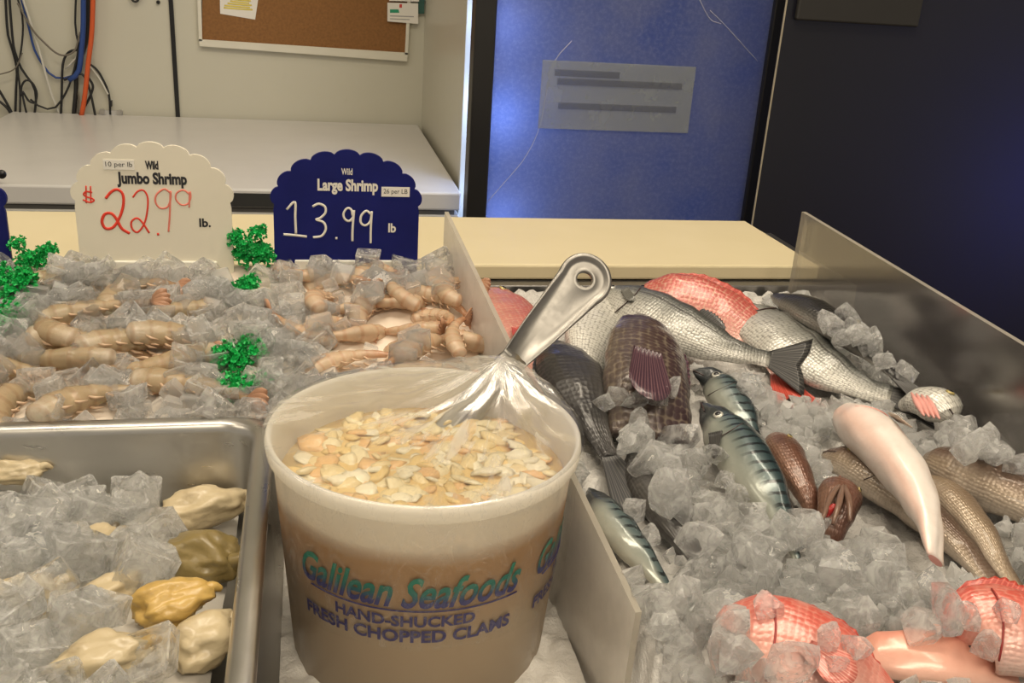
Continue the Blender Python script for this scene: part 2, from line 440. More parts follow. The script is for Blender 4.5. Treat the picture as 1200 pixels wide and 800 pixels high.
S = 160 / 853
CAB = [
 ('black', 3.0, [(30, -40), (45, 180), (75, 300), (105, 430), (100, 560), (95, 725)], 'black cable hanging farthest left down the back wall'),
 ('black', 3.0, [(50, -40), (75, 200), (95, 330), (140, 440), (200, 520), (225, 600), (215, 725)], 'black cable bending right low on the wall at the left'),
 ('black', 2.4, [(65, -40), (140, 110), (130, 330), (110, 420), (125, 560), (125, 725)], 'thin black cable bowed out right beside the left bundle'),
 ('black', 2.6, [(130, 600), (135, 540), (160, 503), (200, 515), (230, 580), (218, 640), (180, 630), (140, 570), (150, 640), (170, 725)], 'black cable curled into a small loop above the freezer'),
 ('grey', 2.4, [(110, 20), (200, 180), (270, 260), (350, 330), (410, 345), (470, 310), (500, 200)], 'grey brown cable swagging between the two cable bundles'),
 ('blue', 2.8, [(95, -40), (160, 90), (185, 190), (215, 310), (265, 400), (310, 460), (370, 490), (450, 475), (485, 440)], 'blue cable sweeping across from left bundle to middle bundle'),
 ('white', 3.0, [(100, -40), (200, 170), (250, 330), (290, 480), (330, 610), (380, 725)], 'white cable running diagonally down to the freezer lid'),
 ('black', 3.2, [(500, 310), (440, 320), (405, 360), (390, 430), (385, 600), (380, 725)], 'black cable arching out left of the middle bundle'),
 ('black', 2.6, [(480, -40), (470, 150), (490, 300), (450, 480), (400, 600), (330, 680), (240, 660), (190, 620)], 'black cable drooping back left under the white cable'),
 ('blue', 6.5, [(520, -40), (520, 150), (510, 300), (490, 450), (430, 500)], 'thick blue cable in the middle bundle'),
 ('black', 5.5, [(548, -40), (550, 150), (530, 290), (480, 420), (475, 560), (460, 725)], 'thick black cable behind the orange cord'),
 ('white', 2.2, [(500, -40), (502, 150), (490, 330), (410, 430)], 'thin white cable along the middle bundle'),
 ('orange', 6.0, [(582, -40), (575, 180), (550, 400), (530, 600), (508, 728)], 'thick orange extension cord hanging down the wall'),
 ('black', 3.0, [(540, 470), (575, 520), (578, 560), (545, 640), (490, 725)], 'black cable crossing behind the orange cord low down'),
 ('black', 3.0, [(400, 500), (470, 470), (520, 470), (560, 560), (597, 728)], 'black cable bending down right of the orange cord'),
 ('black', 2.8, [(545, 390), (600, 430), (640, 490), (680, 590), (690, 728)], 'rightmost black cable arching down to a wall fitting'),
 ('white', 2.4, [(545, 395), (590, 450), (630, 505), (675, 590)], 'short white cable under the rightmost black cable'),
 ('black', 3.2, [(-20, 540), (40, 640), (85, 725)], 'short black cable at the far left above the freezer'),
 ('black', 3.2, [(-20, 620), (40, 670), (75, 725)], 'second short black cable at the far left above the freezer'),
 ('grey', 1.6, [(-20, 470), (90, 430), (140, 330)], 'thin grey cable crossing the left bundle'),
 ('grey', 2.0, [(470, 540), (490, 600), (485, 725)], 'grey brown cable dropping beside the orange cord'),
]
for i, (c, r, P, lab) in enumerate(CAB):
    if P[0][1] == -40: P = [(P[0][0], -1500), (P[0][0], -700), (P[0][0], -200)] + P[1:]
    d = 0.012 + 0.004 * (i % 5) + (0.014 if c == 'orange' else 0)
    v, f = tube_geo(catmull([wallpt(a * S, b * S, d) for a, b in P], 40), r * 0.001, 8)
    tag(mesh('cable', v, f, M['cable_' + c], None), lab, 'cable', 'cables on the back wall')
ft = empty('wall_fitting', wallpt(130, 132, .01), 'small pale metal fitting on the wall at the end of the black cable', 'fitting')
quad_slab('plate', [(116, 129), (143, 130), (143, 136), (116, 136)], .0, .012, M['freezer_side'], ft)
quad_slab('clip', [(117, 128), (122, 128), (122, 134), (117, 134)], .012, .02, M['steel'], ft)
quad_slab('clip', [(137, 129), (142, 129), (142, 135), (137, 135)], .012, .02, M['steel'], ft)
quad_slab('plug', [(128, 118), (131, 118), (131, 125), (128, 125)], .01, .022, M['black'], ft)
v, f = tube_geo(catmull([wallpt(152, -6, .012), wallpt(156, 1, .012), wallpt(161, 1, .012), wallpt(166, -8, .012)], 14), .003, 8)
tag(mesh('cable', v, f, M['cable_black'], None), 'end of a black cable loop at the top of the back wall', 'cable', 'cables on the back wall')
v, f = lathe_geo([(0, 0), (.005, 0), (.004, .008), (0, .01)], (0, 0), 12)
sk = wallpt(185.5, 2.5)
tag(mesh('wall_hook', [Vector((sk.x + q.x, YB - q.z, sk.z + q.y)) for q in v], f, M['black'], None), 'small black round hook on the wall left of the cork board', 'hook')

# ------------------------------------------------------------------ the counter
LEDGE = ZC - 0.434
ct = empty('display_counter', (0.1, 0.6, 0), 'stainless steel seafood display counter under the ice', 'counter')
box('front_ledge', -1.0, 0.62, 0.20, 0.97, LEDGE - 0.03, LEDGE, M['steel'], ct, 0.004)
box('base_cabinet', -1.0, 0.62, 0.22, 0.97, 0.0, LEDGE - 0.03, M['steel_dark'], ct)
box('back_strip', -1.0, 0.62, 0.968, 0.984, LEDGE, ZC - 0.318, M['steel_dark'], ct, 0.001)
box('shrimp_deck', -1.0, 0.13, 0.70, 0.967, LEDGE, ZC - 0.350, M['steel'], ct)
box('board_support', -1.0, 0.62, 0.986, 1.20, 0.0, ZC - 0.318, M['steel_dark'], ct)
BT = ZC - 0.300
tag(box('cutting_board', -1.0, 0.578, 0.986, 1.196, BT - 0.017, BT, M['board'], None, 0.0025), 'long cream plastic cutting board lying across the back of the counter', 'cutting board')

def slab(name, poly, nrm, th, mat, label, cat):
    nrm = Vector(nrm).normalized() * th / 2
    root = empty(name, sum((Vector(p) for p in poly), Vector()) / len(poly), label, cat)
    n = len(poly)
    V = [Vector(p) - nrm for p in poly] + [Vector(p) + nrm for p in poly]
    F = [tuple(range(n))[::-1], tuple(range(n, 2 * n))]
    mesh('acrylic_sheet', V, F, mat, root, smooth=False)
    E = [(i, (i + 1) % n, (i + 1) % n + n, i + n) for i in range(n)]
    mesh('polished_edge', V, E, M['acrylic_edge'], root, smooth=False)
    return root
zl = LEDGE + 0.001
LB, LF = Vector((0.134, 0.957, ZC - 0.235)), Vector((0.182, 0.437, ZC - 0.342))
slab('acrylic_divider', [(LB.x, LB.y, zl), LB, LF, (LF.x - .004, LF.y - .004, zl)], (1, 0.09, 0), 0.004, M['acrylic_left'],
     'frosted white acrylic divider between the shrimp and the whole fish', 'divider')
RB = at(942, 248, x=0.532); RF = at(1240, 427, x=0.532)
slab('acrylic_divider', [(0.532, RB.y, zl), RB, RF, (0.532, RF.y, zl)], (1, 0, 0), 0.005, M['acrylic_right'],
     'clear scuffed acrylic divider with a sloping top on the right of the fish', 'divider')
# ------------------------------------------------------------------ price signs
def text_geo(body, bold=0.0, shear=0.0):
    cu = bpy.data.curves.new('t', 'FONT'); cu.body = body; cu.size = 1; cu.offset = bold; cu.shear = shear; cu.resolution_u = 3
    o = bpy.data.objects.new('t', cu); COL.objects.link(o)
    dg = bpy.context.evaluated_depsgraph_get(); dg.update()
    me = bpy.data.meshes.new_from_object(o.evaluated_get(dg))
    bm = bmesh.new(); bm.from_mesh(me)
    bmesh.ops.triangulate(bm, faces=bm.faces[:])
    V = [v.co.copy() for v in bm.verts]; F = [tuple(v.index for v in f.verts) for f in bm.faces]
    bm.free(); bpy.data.objects.remove(o); bpy.data.meshes.remove(me); bpy.data.curves.remove(cu)
    xs = [v.x for v in V]; ys = [v.y for v in V]
    x0, x1, y0, y1 = min(xs), max(xs), min(ys), max(ys)
    return [Vector(((v.x - x0) / (x1 - x0), (v.y - y0) / (y1 - y0), 0)) for v in V], F
def fit_text(name, body, l, r, yc, hpx, Y, mat, parent, bold=0.0, shear=0.0):
    A, B = at(l, yc, y=Y), at(r, yc, y=Y); wd = B.x - A.x; h = hpx * (A - CAM).length / FPX
    zc = at((l + r) / 2, yc, y=Y).z
    v, f = text_geo(body, bold, shear)
    return mesh(name, [Vector((A.x + q.x * wd, Y, zc + (q.y - 0.5) * h)) for q in v], f, mat, parent, smooth=False)
def stroke(name, P, Y, r, mat, parent):
    v, f = tube_geo(catmull([at(a, b, y=Y) for a, b in P], max(10, 5 * len(P))), r, 6, (Vector((0, 1, 0)), 0.25))
    return mesh(name, v, f, mat, parent)
def sign(pl, pr, ptop, pshould, pbot, Y, mat, label, group=None):
    """Scalloped deli price sign; pixel limits are turned into a real plate standing at depth Y."""
    xl, xr = at(pl, pshould, y=Y).x, at(pr, pshould, y=Y).x
    xm = (pl + pr) / 2
    zt, zs, zb = at(xm, ptop, y=Y).z, at(xm, pshould, y=Y).z, at(xm, pbot, y=Y).z - 0.03
    a, b, c = (xr - xl) / 2, zt - zs, (xl + xr) / 2
    root = empty('price_sign', (c, Y, zb), label, 'sign', group)
    out = [(c - a * .965, zb), (c - a * .965, zs - 0.006)]
    for i in range(9):
        for k in range(9):
            ph = math.pi * (i + k / 9.0) / 9
            lobe = math.sin(math.pi * k / 9.0) ** 0.6 * 0.0045
            ca, sa = -math.cos(ph), math.sin(ph)
            out.append((c + ca * (a - 0.0035) + ca * lobe, zs + sa * (b - 0.0045) + sa * lobe))
    out += [(c + a - .0035, zs), (c + a * .965, zs - 0.006), (c + a * .965, zb)]
    bm = bmesh.new()
    vs = [bm.verts.new((x, Y + 0.002, z)) for x, z in out]
    fc = bm.faces.new(vs)
    r_ = bmesh.ops.extrude_face_region(bm, geom=[fc])
    bmesh.ops.translate(bm, vec=(0, -0.0035, 0), verts=[g for g in r_['geom'] if isinstance(g, bmesh.types.BMVert)])
    bm_obj('plate', bm, mat, root)
    zf = at(xm, pbot, y=Y).z
    box('holder_foot', c - a * .7, c + a * .75, Y - 0.004, Y + 0.008, zb, zf, M['white_plastic'], root, 0.001)
    return root
YS = 0.935; YF = YS - 0.0018
s1 = sign(84, 274, 166, 236, 305, YS, M['sign_white'], 'ivory scalloped price sign for wild jumbo shrimp standing behind the ice')
fit_text('lettering', 'Wild', 170, 185.5, 193.5, 9.5, YF, M['ink_black'], s1, 0.05)
fit_text('lettering', 'Jumbo Shrimp', 137, 219, 211, 17, YF, M['ink_black'], s1, 0.045)
fit_text('lettering', 'lb.', 233.5, 247, 261, 10, YF, M['ink_black'], s1, 0.03)
def sticker(l, r, t, b, Y, parent, txt):
    A, B = at(l, (t + b) / 2, y=Y), at(r, (t + b) / 2, y=Y); h = (b - t) * A.y / FPX
    z = (A.z + B.z) / 2
    st = box('sticker', A.x, B.x, Y - 0.0004, Y + 0.0002, z - h / 2, z + h / 2, M['paper'], parent)
    fit_text('lettering', txt, l + 2.5, r - 2.5, (t + b) / 2 + .3, (b - t) * 0.62, Y - 0.0006, M['ink_black'], parent)
sticker(121, 157.5, 187.5, 198.5, YF, s1, '10 per lb')
c4 = lambda P: [(x / 4, 150 + y / 4) for x, y in P]
RED = [(.00085, 'ink_red', [(432, 302), (405, 298), (392, 310), (405, 322), (432, 330), (440, 340), (420, 348), (388, 336)]),
       (.0007, 'ink_red', [(403, 270), (404, 352)]), (.0007, 'ink_red', [(424, 272), (426, 352)]),
       (.0014, 'ink_red', [(495, 330), (520, 300), (550, 288), (575, 310), (578, 360), (560, 420), (530, 465), (495, 470), (478, 440), (490, 405), (520, 400), (545, 425), (570, 470), (608, 494)]),
       (.0009, 'ink_red', [(622, 325), (645, 297), (672, 292), (692, 325), (690, 390), (675, 450), (645, 488), (620, 472), (616, 440), (640, 422), (665, 440), (700, 492)]),
       (.0012, 'ink_red', [(736, 498), (746, 497)]),
       (.0009, 'ink_pink', [(800, 305), (770, 286), (735, 310), (728, 345), (750, 375), (785, 370), (800, 330), (799, 296), (796, 400), (790, 486)]),
       (.0008, 'ink_pink', [(890, 312), (860, 291), (828, 305), (825, 335), (850, 360), (880, 355), (894, 325), (889, 298), (887, 372)])]
for r, mt, P in RED: stroke('marker_digit', c4(P), YF, r, M[mt], s1)
s2 = sign(317, 494, 175, 240, 304, YS, M['sign_blue'], 'dark blue scalloped price sign for wild large shrimp standing behind the ice')
fit_text('lettering', 'Wild', 400, 413, 201, 7.5, YF, M['ink_white'], s2, 0.02)
fit_text('lettering', 'Large Shrimp', 372, 443, 219, 18, YF, M['ink_white'], s2, 0.04)
fit_text('lettering', 'lb', 455, 464, 267, 11, YF, M['ink_white'], s2, 0.03)
sticker(447, 480, 219, 230.5, YF, s2, '26 per LB')
c5 = lambda P: [(250 + x * .2667, 150 + y * .2667) for x, y in P]
for P in ([(322, 358), (358, 325), (360, 390), (363, 465)], [(308, 467), (360, 471), (411, 477)],
          [(436, 345), (462, 333), (490, 345), (492, 372), (470, 395), (452, 402), (485, 415), (494, 445), (475, 474), (438, 480)],
          [(536, 484), (545, 484)], [(612, 385), (606, 358), (588, 352), (572, 375), (578, 400), (598, 408), (614, 390), (618, 362), (612, 440), (611, 497)],
          [(692, 378), (672, 364), (650, 385), (648, 415), (668, 428), (690, 408), (696, 366), (692, 440), (691, 506)]):
    stroke('marker_digit', c5(P), YF, .0012, M['ink_white'], s2)
sign(-170, 9, 170, 240, 300, YS, M['sign_blue'], 'dark blue price sign cut off at the left frame edge')

# ------------------------------------------------------------------ height fields that let pieces settle on what lies below
class HF:
    def __init__(s, x0, x1, y0, y1, zf, res=0.004):
        s.x0, s.y0, s.res = x0, y0, res
        s.nx, s.ny = int((x1 - x0) / res) + 1, int((y1 - y0) / res) + 1
        s.h = np.array([[zf(x0 + i * res, y0 + j * res) for j in range(s.ny)] for i in range(s.nx)])
        s.mask = np.zeros((s.nx, s.ny), bool)
    def ij(s, x, y): return int((x - s.x0) / s.res + .5), int((y - s.y0) / s.res + .5)
    def win(s, x, y, r):
        i, j = s.ij(x, y); k = max(1, int(r / s.res))
        return slice(max(0, i - k), max(0, min(s.nx, i + k + 1))), slice(max(0, j - k), max(0, min(s.ny, j + k + 1)))
    def mean(s, x, y, r):
        a = s.h[s.win(x, y, r)]
        return float(a.mean()) if a.size else 9
    def top(s, x, y, r):
        a = s.h[s.win(x, y, r)]
        return float(a.max()) if a.size else 9
    def masked(s, x, y, r):
        a = s.mask[s.win(x, y, r)]
        return float(a.mean()) if a.size else 1
    def raise_to(s, x, y, r, z):
        w_ = s.win(x, y, r); s.h[w_] = np.maximum(s.h[w_], z)
    def stamp(s, pts, r, mask=True):
        for p in pts:
            w_ = s.win(p.x, p.y, r)
            if s.h[w_].size == 0: continue
            s.h[w_] = np.maximum(s.h[w_], p.z)
            if mask: s.mask[w_] = True
    def hit(s, px, py):
        d = ray(px, py); t = 0.25
        while t < 1.4:
            p = CAM + d * t; i, j = s.ij(p.x, p.y)
            if 0 <= i < s.nx and 0 <= j < s.ny and p.z <= s.h[i, j]: return p
            t += 0.002
        return None
    def surface(s, name, mat, label, cat, drop=0.0, step=2, amp=0.003):
        I = list(range(0, s.nx, step)); J = list(range(0, s.ny, step)); V, F = [], []
        for i in I:
            for j in J:
                x, y = s.x0 + i * s.res, s.y0 + j * s.res
                V.append((x, y, s.h[i, j] - drop + amp * noise.noise(Vector((x * 90, y * 90, 3))) * 2))
        n = len(J)
        for a in range(len(I) - 1):
            for b in range(n - 1): F.append((a * n + b, (a + 1) * n + b, (a + 1) * n + b + 1, a * n + b + 1))
        o = mesh(name, V, F, mat, None); tag(o, label, cat, None, 'stuff'); return o

def bevel_mesh(name, bm, mat, off):
    bmesh.ops.bevel(bm, geom=bm.edges[:], offset=off, segments=1, affect='EDGES')
    bmesh.ops.recalc_face_normals(bm, faces=bm.faces[:])
    me = bpy.data.meshes.new(name); bm.to_mesh(me); bm.free(); me.materials.append(mat)
    return me
def cube_variant(mat):
    bm = bmesh.new(); bmesh.ops.create_cube(bm, size=1)
    sx, sy, sz = R(.85, 1.15), R(.85, 1.1), R(.55, .95)
    for v in bm.verts: v.co = Vector((v.co.x * sx + R(-.1, .1), v.co.y * sy + R(-.1, .1), v.co.z * sz + R(-.09, .09)))
    top = max(bm.faces, key=lambda f: f.calc_center_median().z)        # the dimple a tray leaves in a cube
    r_ = bmesh.ops.inset_individual(bm, faces=[top], thickness=.2)
    bmesh.ops.translate(bm, vec=(0, 0, -.14), verts=top.verts[:])
    return bevel_mesh('ice_cube', bm, mat, .07)
def chunk_variant(mat, name='ice_chunk', cuts=1):
    bm = bmesh.new(); sd = R(0, 99)
    for _ in range(13):
        v = Vector((R(-1, 1), R(-1, 1), R(-1, 1)))
        v = v.normalized() * R(.42, .62); bm.verts.new((v.x * 1.1, v.y, v.z * .8))
    r_ = bmesh.ops.convex_hull(bm, input=bm.verts[:])
    bmesh.ops.delete(bm, geom=[v for v in bm.verts if not v.link_faces], context='VERTS')
    bmesh.ops.triangulate(bm, faces=bm.faces[:])
    if cuts:
        bmesh.ops.subdivide_edges(bm, edges=bm.edges[:], cuts=cuts, smooth=.10, use_grid_fill=True)
        for v in bm.verts: v.co *= 1 + .06 * noise.noise(v.co * 3.2 + Vector((sd, 0, sd)))
    bmesh.ops.recalc_face_normals(bm, faces=bm.faces[:])
    me = bpy.data.meshes.new(name); bm.to_mesh(me); bm.free(); me.materials.append(mat)
    me.polygons.foreach_set('use_smooth', [True] * len(me.polygons)); me.set_sharp_from_angle(angle=math.radians(24))
    return me
def inside_poly(p, poly):
    c = False; j = len(poly) - 1
    for i in range(len(poly)):
        a, b = poly[i], poly[j]
        if (a[1] > p[1]) != (b[1] > p[1]) and p[0] < (b[0] - a[0]) * (p[1] - a[1]) / (b[1] - a[1]) + a[0]: c = not c
        j = i
    return c
def hides(hf, x, y, s, clear):
    """True when a piece of ice here would bury a part of the catch that was laid out in the open."""
    z = hf.mean(x, y, s * .35)
    for dx, dz in ((0, .15), (-.4, .3), (.4, .3), (0, .65), (0, -.1)):
        q = proj(Vector((x + dx * s, y, z + dz * s)))
        if any(inside_poly(q, p) for p in clear): return True
    return False
CUBES = [cube_variant(M['ice']) for _ in range(10)]
PANCUBES = [cube_variant(M['ice_pan']) for _ in range(8)]
CHUNKS = [chunk_variant(M['ice_chunk']) for _ in range(14)]
def put_ice(hf, name, x, y, size, variants, label, group, sink=0.30, flat=1.0):
    z = hf.mean(x, y, size * .35) + size * sink
    o = bpy.data.objects.new(name, random.choice(variants)); COL.objects.link(o)
    o.location = (x, y, z); o.scale = (size,) * 3
    o.rotation_euler = (R(-.6, .6) * flat, R(-.6, .6) * flat, R(0, 6.28)) if flat < 5 else (R(0, 6.28), R(0, 6.28), R(0, 6.28))
    tag(o, label, 'ice', group)
    hf.raise_to(x, y, size * .34, z + size * .30)
    return o
def scatter(hf, n, name, variants, s0, s1, inside, label, group, maxmask=0.12, tries=9, sink=.3, flat=1.0, clear=(), lim=.03):
    done = 0; guard = 0
    while done < n and guard < n * 40:
        guard += 1; best = None
        for _ in range(tries):
            x, y = R(hf.x0, hf.x0 + hf.nx * hf.res), R(hf.y0, hf.y0 + hf.ny * hf.res)
            if not inside(x, y): continue
            s = R(s0, s1)
            if hf.masked(x, y, s * .45) > maxmask or hides(hf, x, y, s, clear): continue
            q = hf.mean(x, y, s * .4) - hf.base(x, y)
            if best is None or q < best[0]: best = (q, x, y, s)
        if best is None or best[0] > lim: continue
        put_ice(hf, name, best[1], best[2], best[3], variants, label, group, sink, flat); done += 1
    return done

# ------------------------------------------------------------------ shrimp on ice
def shrimp_mat(name, c0, c1, c2):
    k = N(name); tc = k.n('TexCoord'); sp = k.n('SeparateXYZ', {0: tc.outputs['UV']})
    n = k.noise(k.coord(), 160, 5, 0.7)
    u = k.math('MULTIPLY_ADD', n, 0.12, sp.outputs[0])
    c = k.ramp(u, [(0.0, c1), (0.25, c0), (0.7, c0), (0.95, c2)])
    w_ = k.math('SINE', k.math('MULTIPLY', sp.outputs[0], 44.0))
    c = k.mix(k.math('MULTIPLY', k.ramp(w_, [(0.55, (0, 0, 0)), (1.0, (1, 1, 1))]), 0.5), c, c2)
    c = k.mix(k.math('MULTIPLY', k.ramp(n, [(0.5, (0, 0, 0)), (0.8, (1, 1, 1))]), 0.35), c, (0.22, 0.17, 0.12))
    sh = k.p(c, 0.20, 0, **{'Subsurface Weight': 0.25, 'Subsurface Radius': (0.006, 0.003, 0.002), 'Coat Weight': 0.3, 'Normal': k.bump(n, .4, .002)})
    return k.done(k.mixs(.36, sh, k.n('BsdfTransparent', {'Color': (.95, .85, .75, 1)})))
M['shrimp'] = shrimp_mat('raw_shrimp', (0.66, 0.50, 0.34), (0.76, 0.62, 0.48), (0.52, 0.27, 0.14))
M['jumbo'] = shrimp_mat('raw_jumbo_shrimp', (0.50, 0.39, 0.24), (0.78, 0.70, 0.58), (0.36, 0.23, 0.13))
M['shrimp_leg'] = plain('shrimp_legs', (0.60, 0.42, 0.28), 0.35, 0, 0.3, 90)
M['shrimp_tail'] = plain('shrimp_tail', (0.46, 0.25, 0.15), 0.3, 0, 0.4, 90)
def shrimp_proto(name, mat, arc, L, rad, label, group):
    root = empty(name, (0, 0, 0), label, 'shrimp', group)
    n, sd = 44, 12; V, F, UV = [], [], []
    Rr = L / arc
    def pt(t):
        a = arc * (t - .5); return Vector((Rr * math.sin(a), Rr * (math.cos(a) - 1) , 0)), Vector((math.cos(a), -math.sin(a), 0))
    for i in range(n):
        t = i / (n - 1); p, tg = pt(t); up = Vector((0, 0, 1)); sdv = up.cross(tg)
        pr = (0.80 + .35 * math.sin(math.pi * min(1, t * 1.6))) * (1 - .62 * t ** 1.6)
        if i == 0: pr *= .35
        if i == 1: pr *= .85
        seg = (t * 6.2) % 1
        pr *= 1 + 0.13 * (1 - seg) - .065
        for k in range(sd):
            th = 2 * math.pi * k / sd
            q = sdv * math.cos(th) * rad * pr * 1.1 + up * math.sin(th) * rad * pr * .88
            V.append(p + q); UV.append((t, k / sd))
    for i in range(n - 1):
        for k in range(sd): F.append((i * sd + k, i * sd + (k + 1) % sd, (i + 1) * sd + (k + 1) % sd, (i + 1) * sd + k))
    F += [tuple(range(sd))[::-1], tuple((n - 1) * sd + k for k in range(sd))]
    mesh('body', V, F, mat, root, uv=UV)
    p, tg = pt(1.0); nv = Vector((0, 0, 1)).cross(tg); fan = []
    for k in range(5):
        a = (k - 2) * .30; d = tg * math.cos(a) + (nv * .35 + Vector((0, 0, .9))).normalized() * math.sin(a)
        sdw = d.cross(nv).normalized() if abs(d.dot(nv)) < .98 else Vector((0, 0, 1)); ln = L * .20
        P = [p + d * ln * f_ for f_ in (0, .3, .6, .85, 1)]; W = [.10, .30, .42, .34, .05]
        vv = []
        for q, w_ in zip(P, W):
            vv += [q - sdw * ln * w_ * .6 + nv * .0006, q + sdw * ln * w_ * .6 + nv * .0006, q + sdw * ln * w_ * .6 - nv * .0006, q - sdw * ln * w_ * .6 - nv * .0006]
        ff = []
        for i in range(4):
            for j in range(4): ff.append((i * 4 + j, i * 4 + (j + 1) % 4, i * 4 + 4 + (j + 1) % 4, i * 4 + 4 + j))
        fan.append((vv, ff))
    mesh('tail_fan', *merge(fan), M['shrimp_tail'], root)
    legs = []
    for k in range(5):
        t = .14 + .14 * k; p, tg = pt(t); inn = Vector((0, 0, 1)).cross(tg) * -1
        for s in (-.4, .4):
            b = p + inn * rad * .8 + Vector((0, 0, s * rad))
            legs.append(tube_geo([b, b + inn * rad * .35 + tg * rad * .3, b + inn * rad * .5 + tg * rad * .8], [rad * .10, rad * .11, rad * .03], 5))
    mesh('legs', *merge(legs), M['shrimp_leg'], root)
    return root
def shr_base(x, y): return ZC - 0.330 + (y - 0.69) * 0.215
def shr_hf(x, y): return shr_base(x, y) - 0.011 + 0.006 * noise.noise(Vector((x * 14, y * 14, 1)))
hs = HF(-0.44, 0.150, 0.685, 0.945, shr_hf); hs.base = shr_hf
def shr_in(x, y):
    return y < 0.925 and y > 0.690 and x < 0.134 + (0.957 - y) * .092 - 0.014
k = N('shrimp_bed'); v_ = k.coord(); n_ = k.noise(v_, 30, 4); n2_ = k.noise(v_, 9, 3)
c_ = k.mix(n_, (0.62, 0.54, 0.44), (0.86, 0.80, 0.70)); c_ = k.mix(k.math('MULTIPLY', n2_, .4), c_, (0.68, 0.46, 0.34))
M['shrimp_bed'] = k.done(k.p(c_, 0.3, Normal=k.bump(n_, .5, .006)))
hs.surface('crushed_ice_bed', M['shrimp_bed'], 'bed of crushed ice and shrimp under the ice cubes', 'ice', 0.004)

# curly green garnish
M['garnish'] = plain('green_garnish', (0.014, 0.42, 0.09), 0.4, 0, 0.6, 3, 0)
def tuft_mesh():
    parts = []
    for _ in range(64):
        d = Vector((R(-1, 1), R(-1, 1), R(-.3, 1))).normalized(); c = d * R(.5, 1.0)
        e1 = d.orthogonal().normalized(); e2 = d.cross(e1); a = R(0, 6.28)
        e1, e2 = e1 * math.cos(a) + e2 * math.sin(a), e2 * math.cos(a) - e1 * math.sin(a)
        V = [c - d * .12]; s = R(.13, .22)
        for k_ in range(8):
            th = 6.2832 * k_ / 8; V.append(c + (e1 * math.cos(th) + e2 * math.sin(th)) * s + d * (.10 if k_ % 2 else -.02))
        parts.append((V, [(0, i + 1, (i + 1) % 8 + 1) for i in range(8)]))
    for _ in range(6):
        d = Vector((R(-1, 1), R(-1, 1), R(.2, 1))).normalized()
        parts.append(tube_geo([Vector((0, 0, -.8)), d * .2, d * .8], [.06, .05, .03], 5))
    V, F = merge(parts); me = bpy.data.meshes.new('leaf_tuft'); me.from_pydata([tuple(v) for v in V], [], F); me.materials.append(M['garnish'])
    return me
TUFTS = [tuft_mesh() for _ in range(3)]
def garnish(px, py, n, spread, size, label, lift=0.0, base=None):
    p = base or hs.hit(px, py) or at(px, py, y=0.86)
    root = empty('parsley_garnish', p, label, 'garnish', None)
    for i in range(n):
        o = bpy.data.objects.new('leaf_tuft', TUFTS[i % 3]); COL.objects.link(o); o.parent = root
        a = 6.28 * i / n; rr = spread * (0.3 + .7 * R(0, 1))
        o.location = (rr * math.cos(a), rr * math.sin(a) * .7, lift * R(.2, 1) + R(-.002, .006)); o.scale = (size * R(.8, 1.15),) * 3
        o.rotation_euler = (R(-.5, .5), R(-.5, .5), R(0, 6.28))
    hs.stamp([p], spread * .9)
    return root
garnish(42, 316, 6, .016, .011, 'bright green curly garnish clump nearest the blue sign at the far left', .022)
garnish(18, 345, 8, .020, .012, 'green garnish clump below the far left clump among the ice cubes', .012)
garnish(4, 385, 6, .016, .012, 'green garnish clump at the left frame edge beside the jumbo shrimp', .006)
garnish(296, 310, 13, .018, .011, 'bright green curly garnish clump between the ivory and blue signs', .030)
garnish(286, 342, 6, .012, .010, 'green garnish half under ice just below the clump between the signs', .004)
garnish(272, 424, 9, .022, .012, 'green garnish under the ice cubes midway between the two shrimp piles', .004)
garnish(280, 462, 8, .018, .012, 'green garnish under the ice cubes beside the corner of the steel pan', .004)

SP = [shrimp_proto('shrimp', M['shrimp'], a, .082, .0085, 'large raw pink beige shrimp lying among the ice cubes by the acrylic divider', 'large shrimp under the blue sign') for a in (3.6, 2.4, 1.2)]
JP = [shrimp_proto('jumbo_shrimp', M['jumbo'], a, .105, .0112, 'jumbo raw grey beige shrimp lying among the ice cubes below the ivory sign', 'jumbo shrimp under the ivory sign') for a in (2.6, 1.3, .5)]
SHR = [('S', 0, 470, 362, 200, 1.1), ('S', 2, 515, 356, -35, .9), ('S', 1, 415, 400, 205, 1.15), ('S', 0, 525, 402, 120, 1.05), ('S', 2, 403, 428, 20, 1.0),
       ('S', 1, 375, 355, 60, 1), ('S', 2, 350, 395, 150, .9), ('S', 0, 445, 322, 0, .9), ('S', 1, 510, 330, 70, .9), ('S', 1, 470, 420, 260, 1), ('S', 2, 400, 335, -20, .9), ('S', 0, 350, 330, 180, .9), ('S', 1, 495, 440, 10, 1), ('S', 2, 530, 398, 80, .85), ('S', 1, 440, 360, 30, 1), ('S', 0, 522, 342, 60, .9), ('S', 2, 480, 395, 150, 1), ('S', 1, 520, 378, 300, .85), ('S', 0, 405, 370, 210, .9), ('S', 2, 505, 408, 30, 1), ('S', 1, 460, 345, 100, .95), ('S', 1, 385, 385, 20, .9),
       ('J', 2, 225, 404, 5, 1.0), ('J', 1, 165, 408, 10, 1.0), ('J', 1, 185, 437, 195, 1.0), ('J', 2, 110, 412, -5, 1.0), ('J', 1, 112, 472, 30, 1.0), ('J', 0, 55, 392, 100, .95), ('J', 0, 15, 472, 60, 1),
       ('J', 2, 110, 370, 10, .9), ('J', 1, 205, 372, 190, .9), ('J', 0, 150, 345, 40, .85), ('J', 2, 60, 430, 170, 1), ('J', 1, 5, 440, 20, 1), ('J', 2, 225, 460, -20, .95), ('J', 1, 90, 340, 0, .85)]
usedp = set()
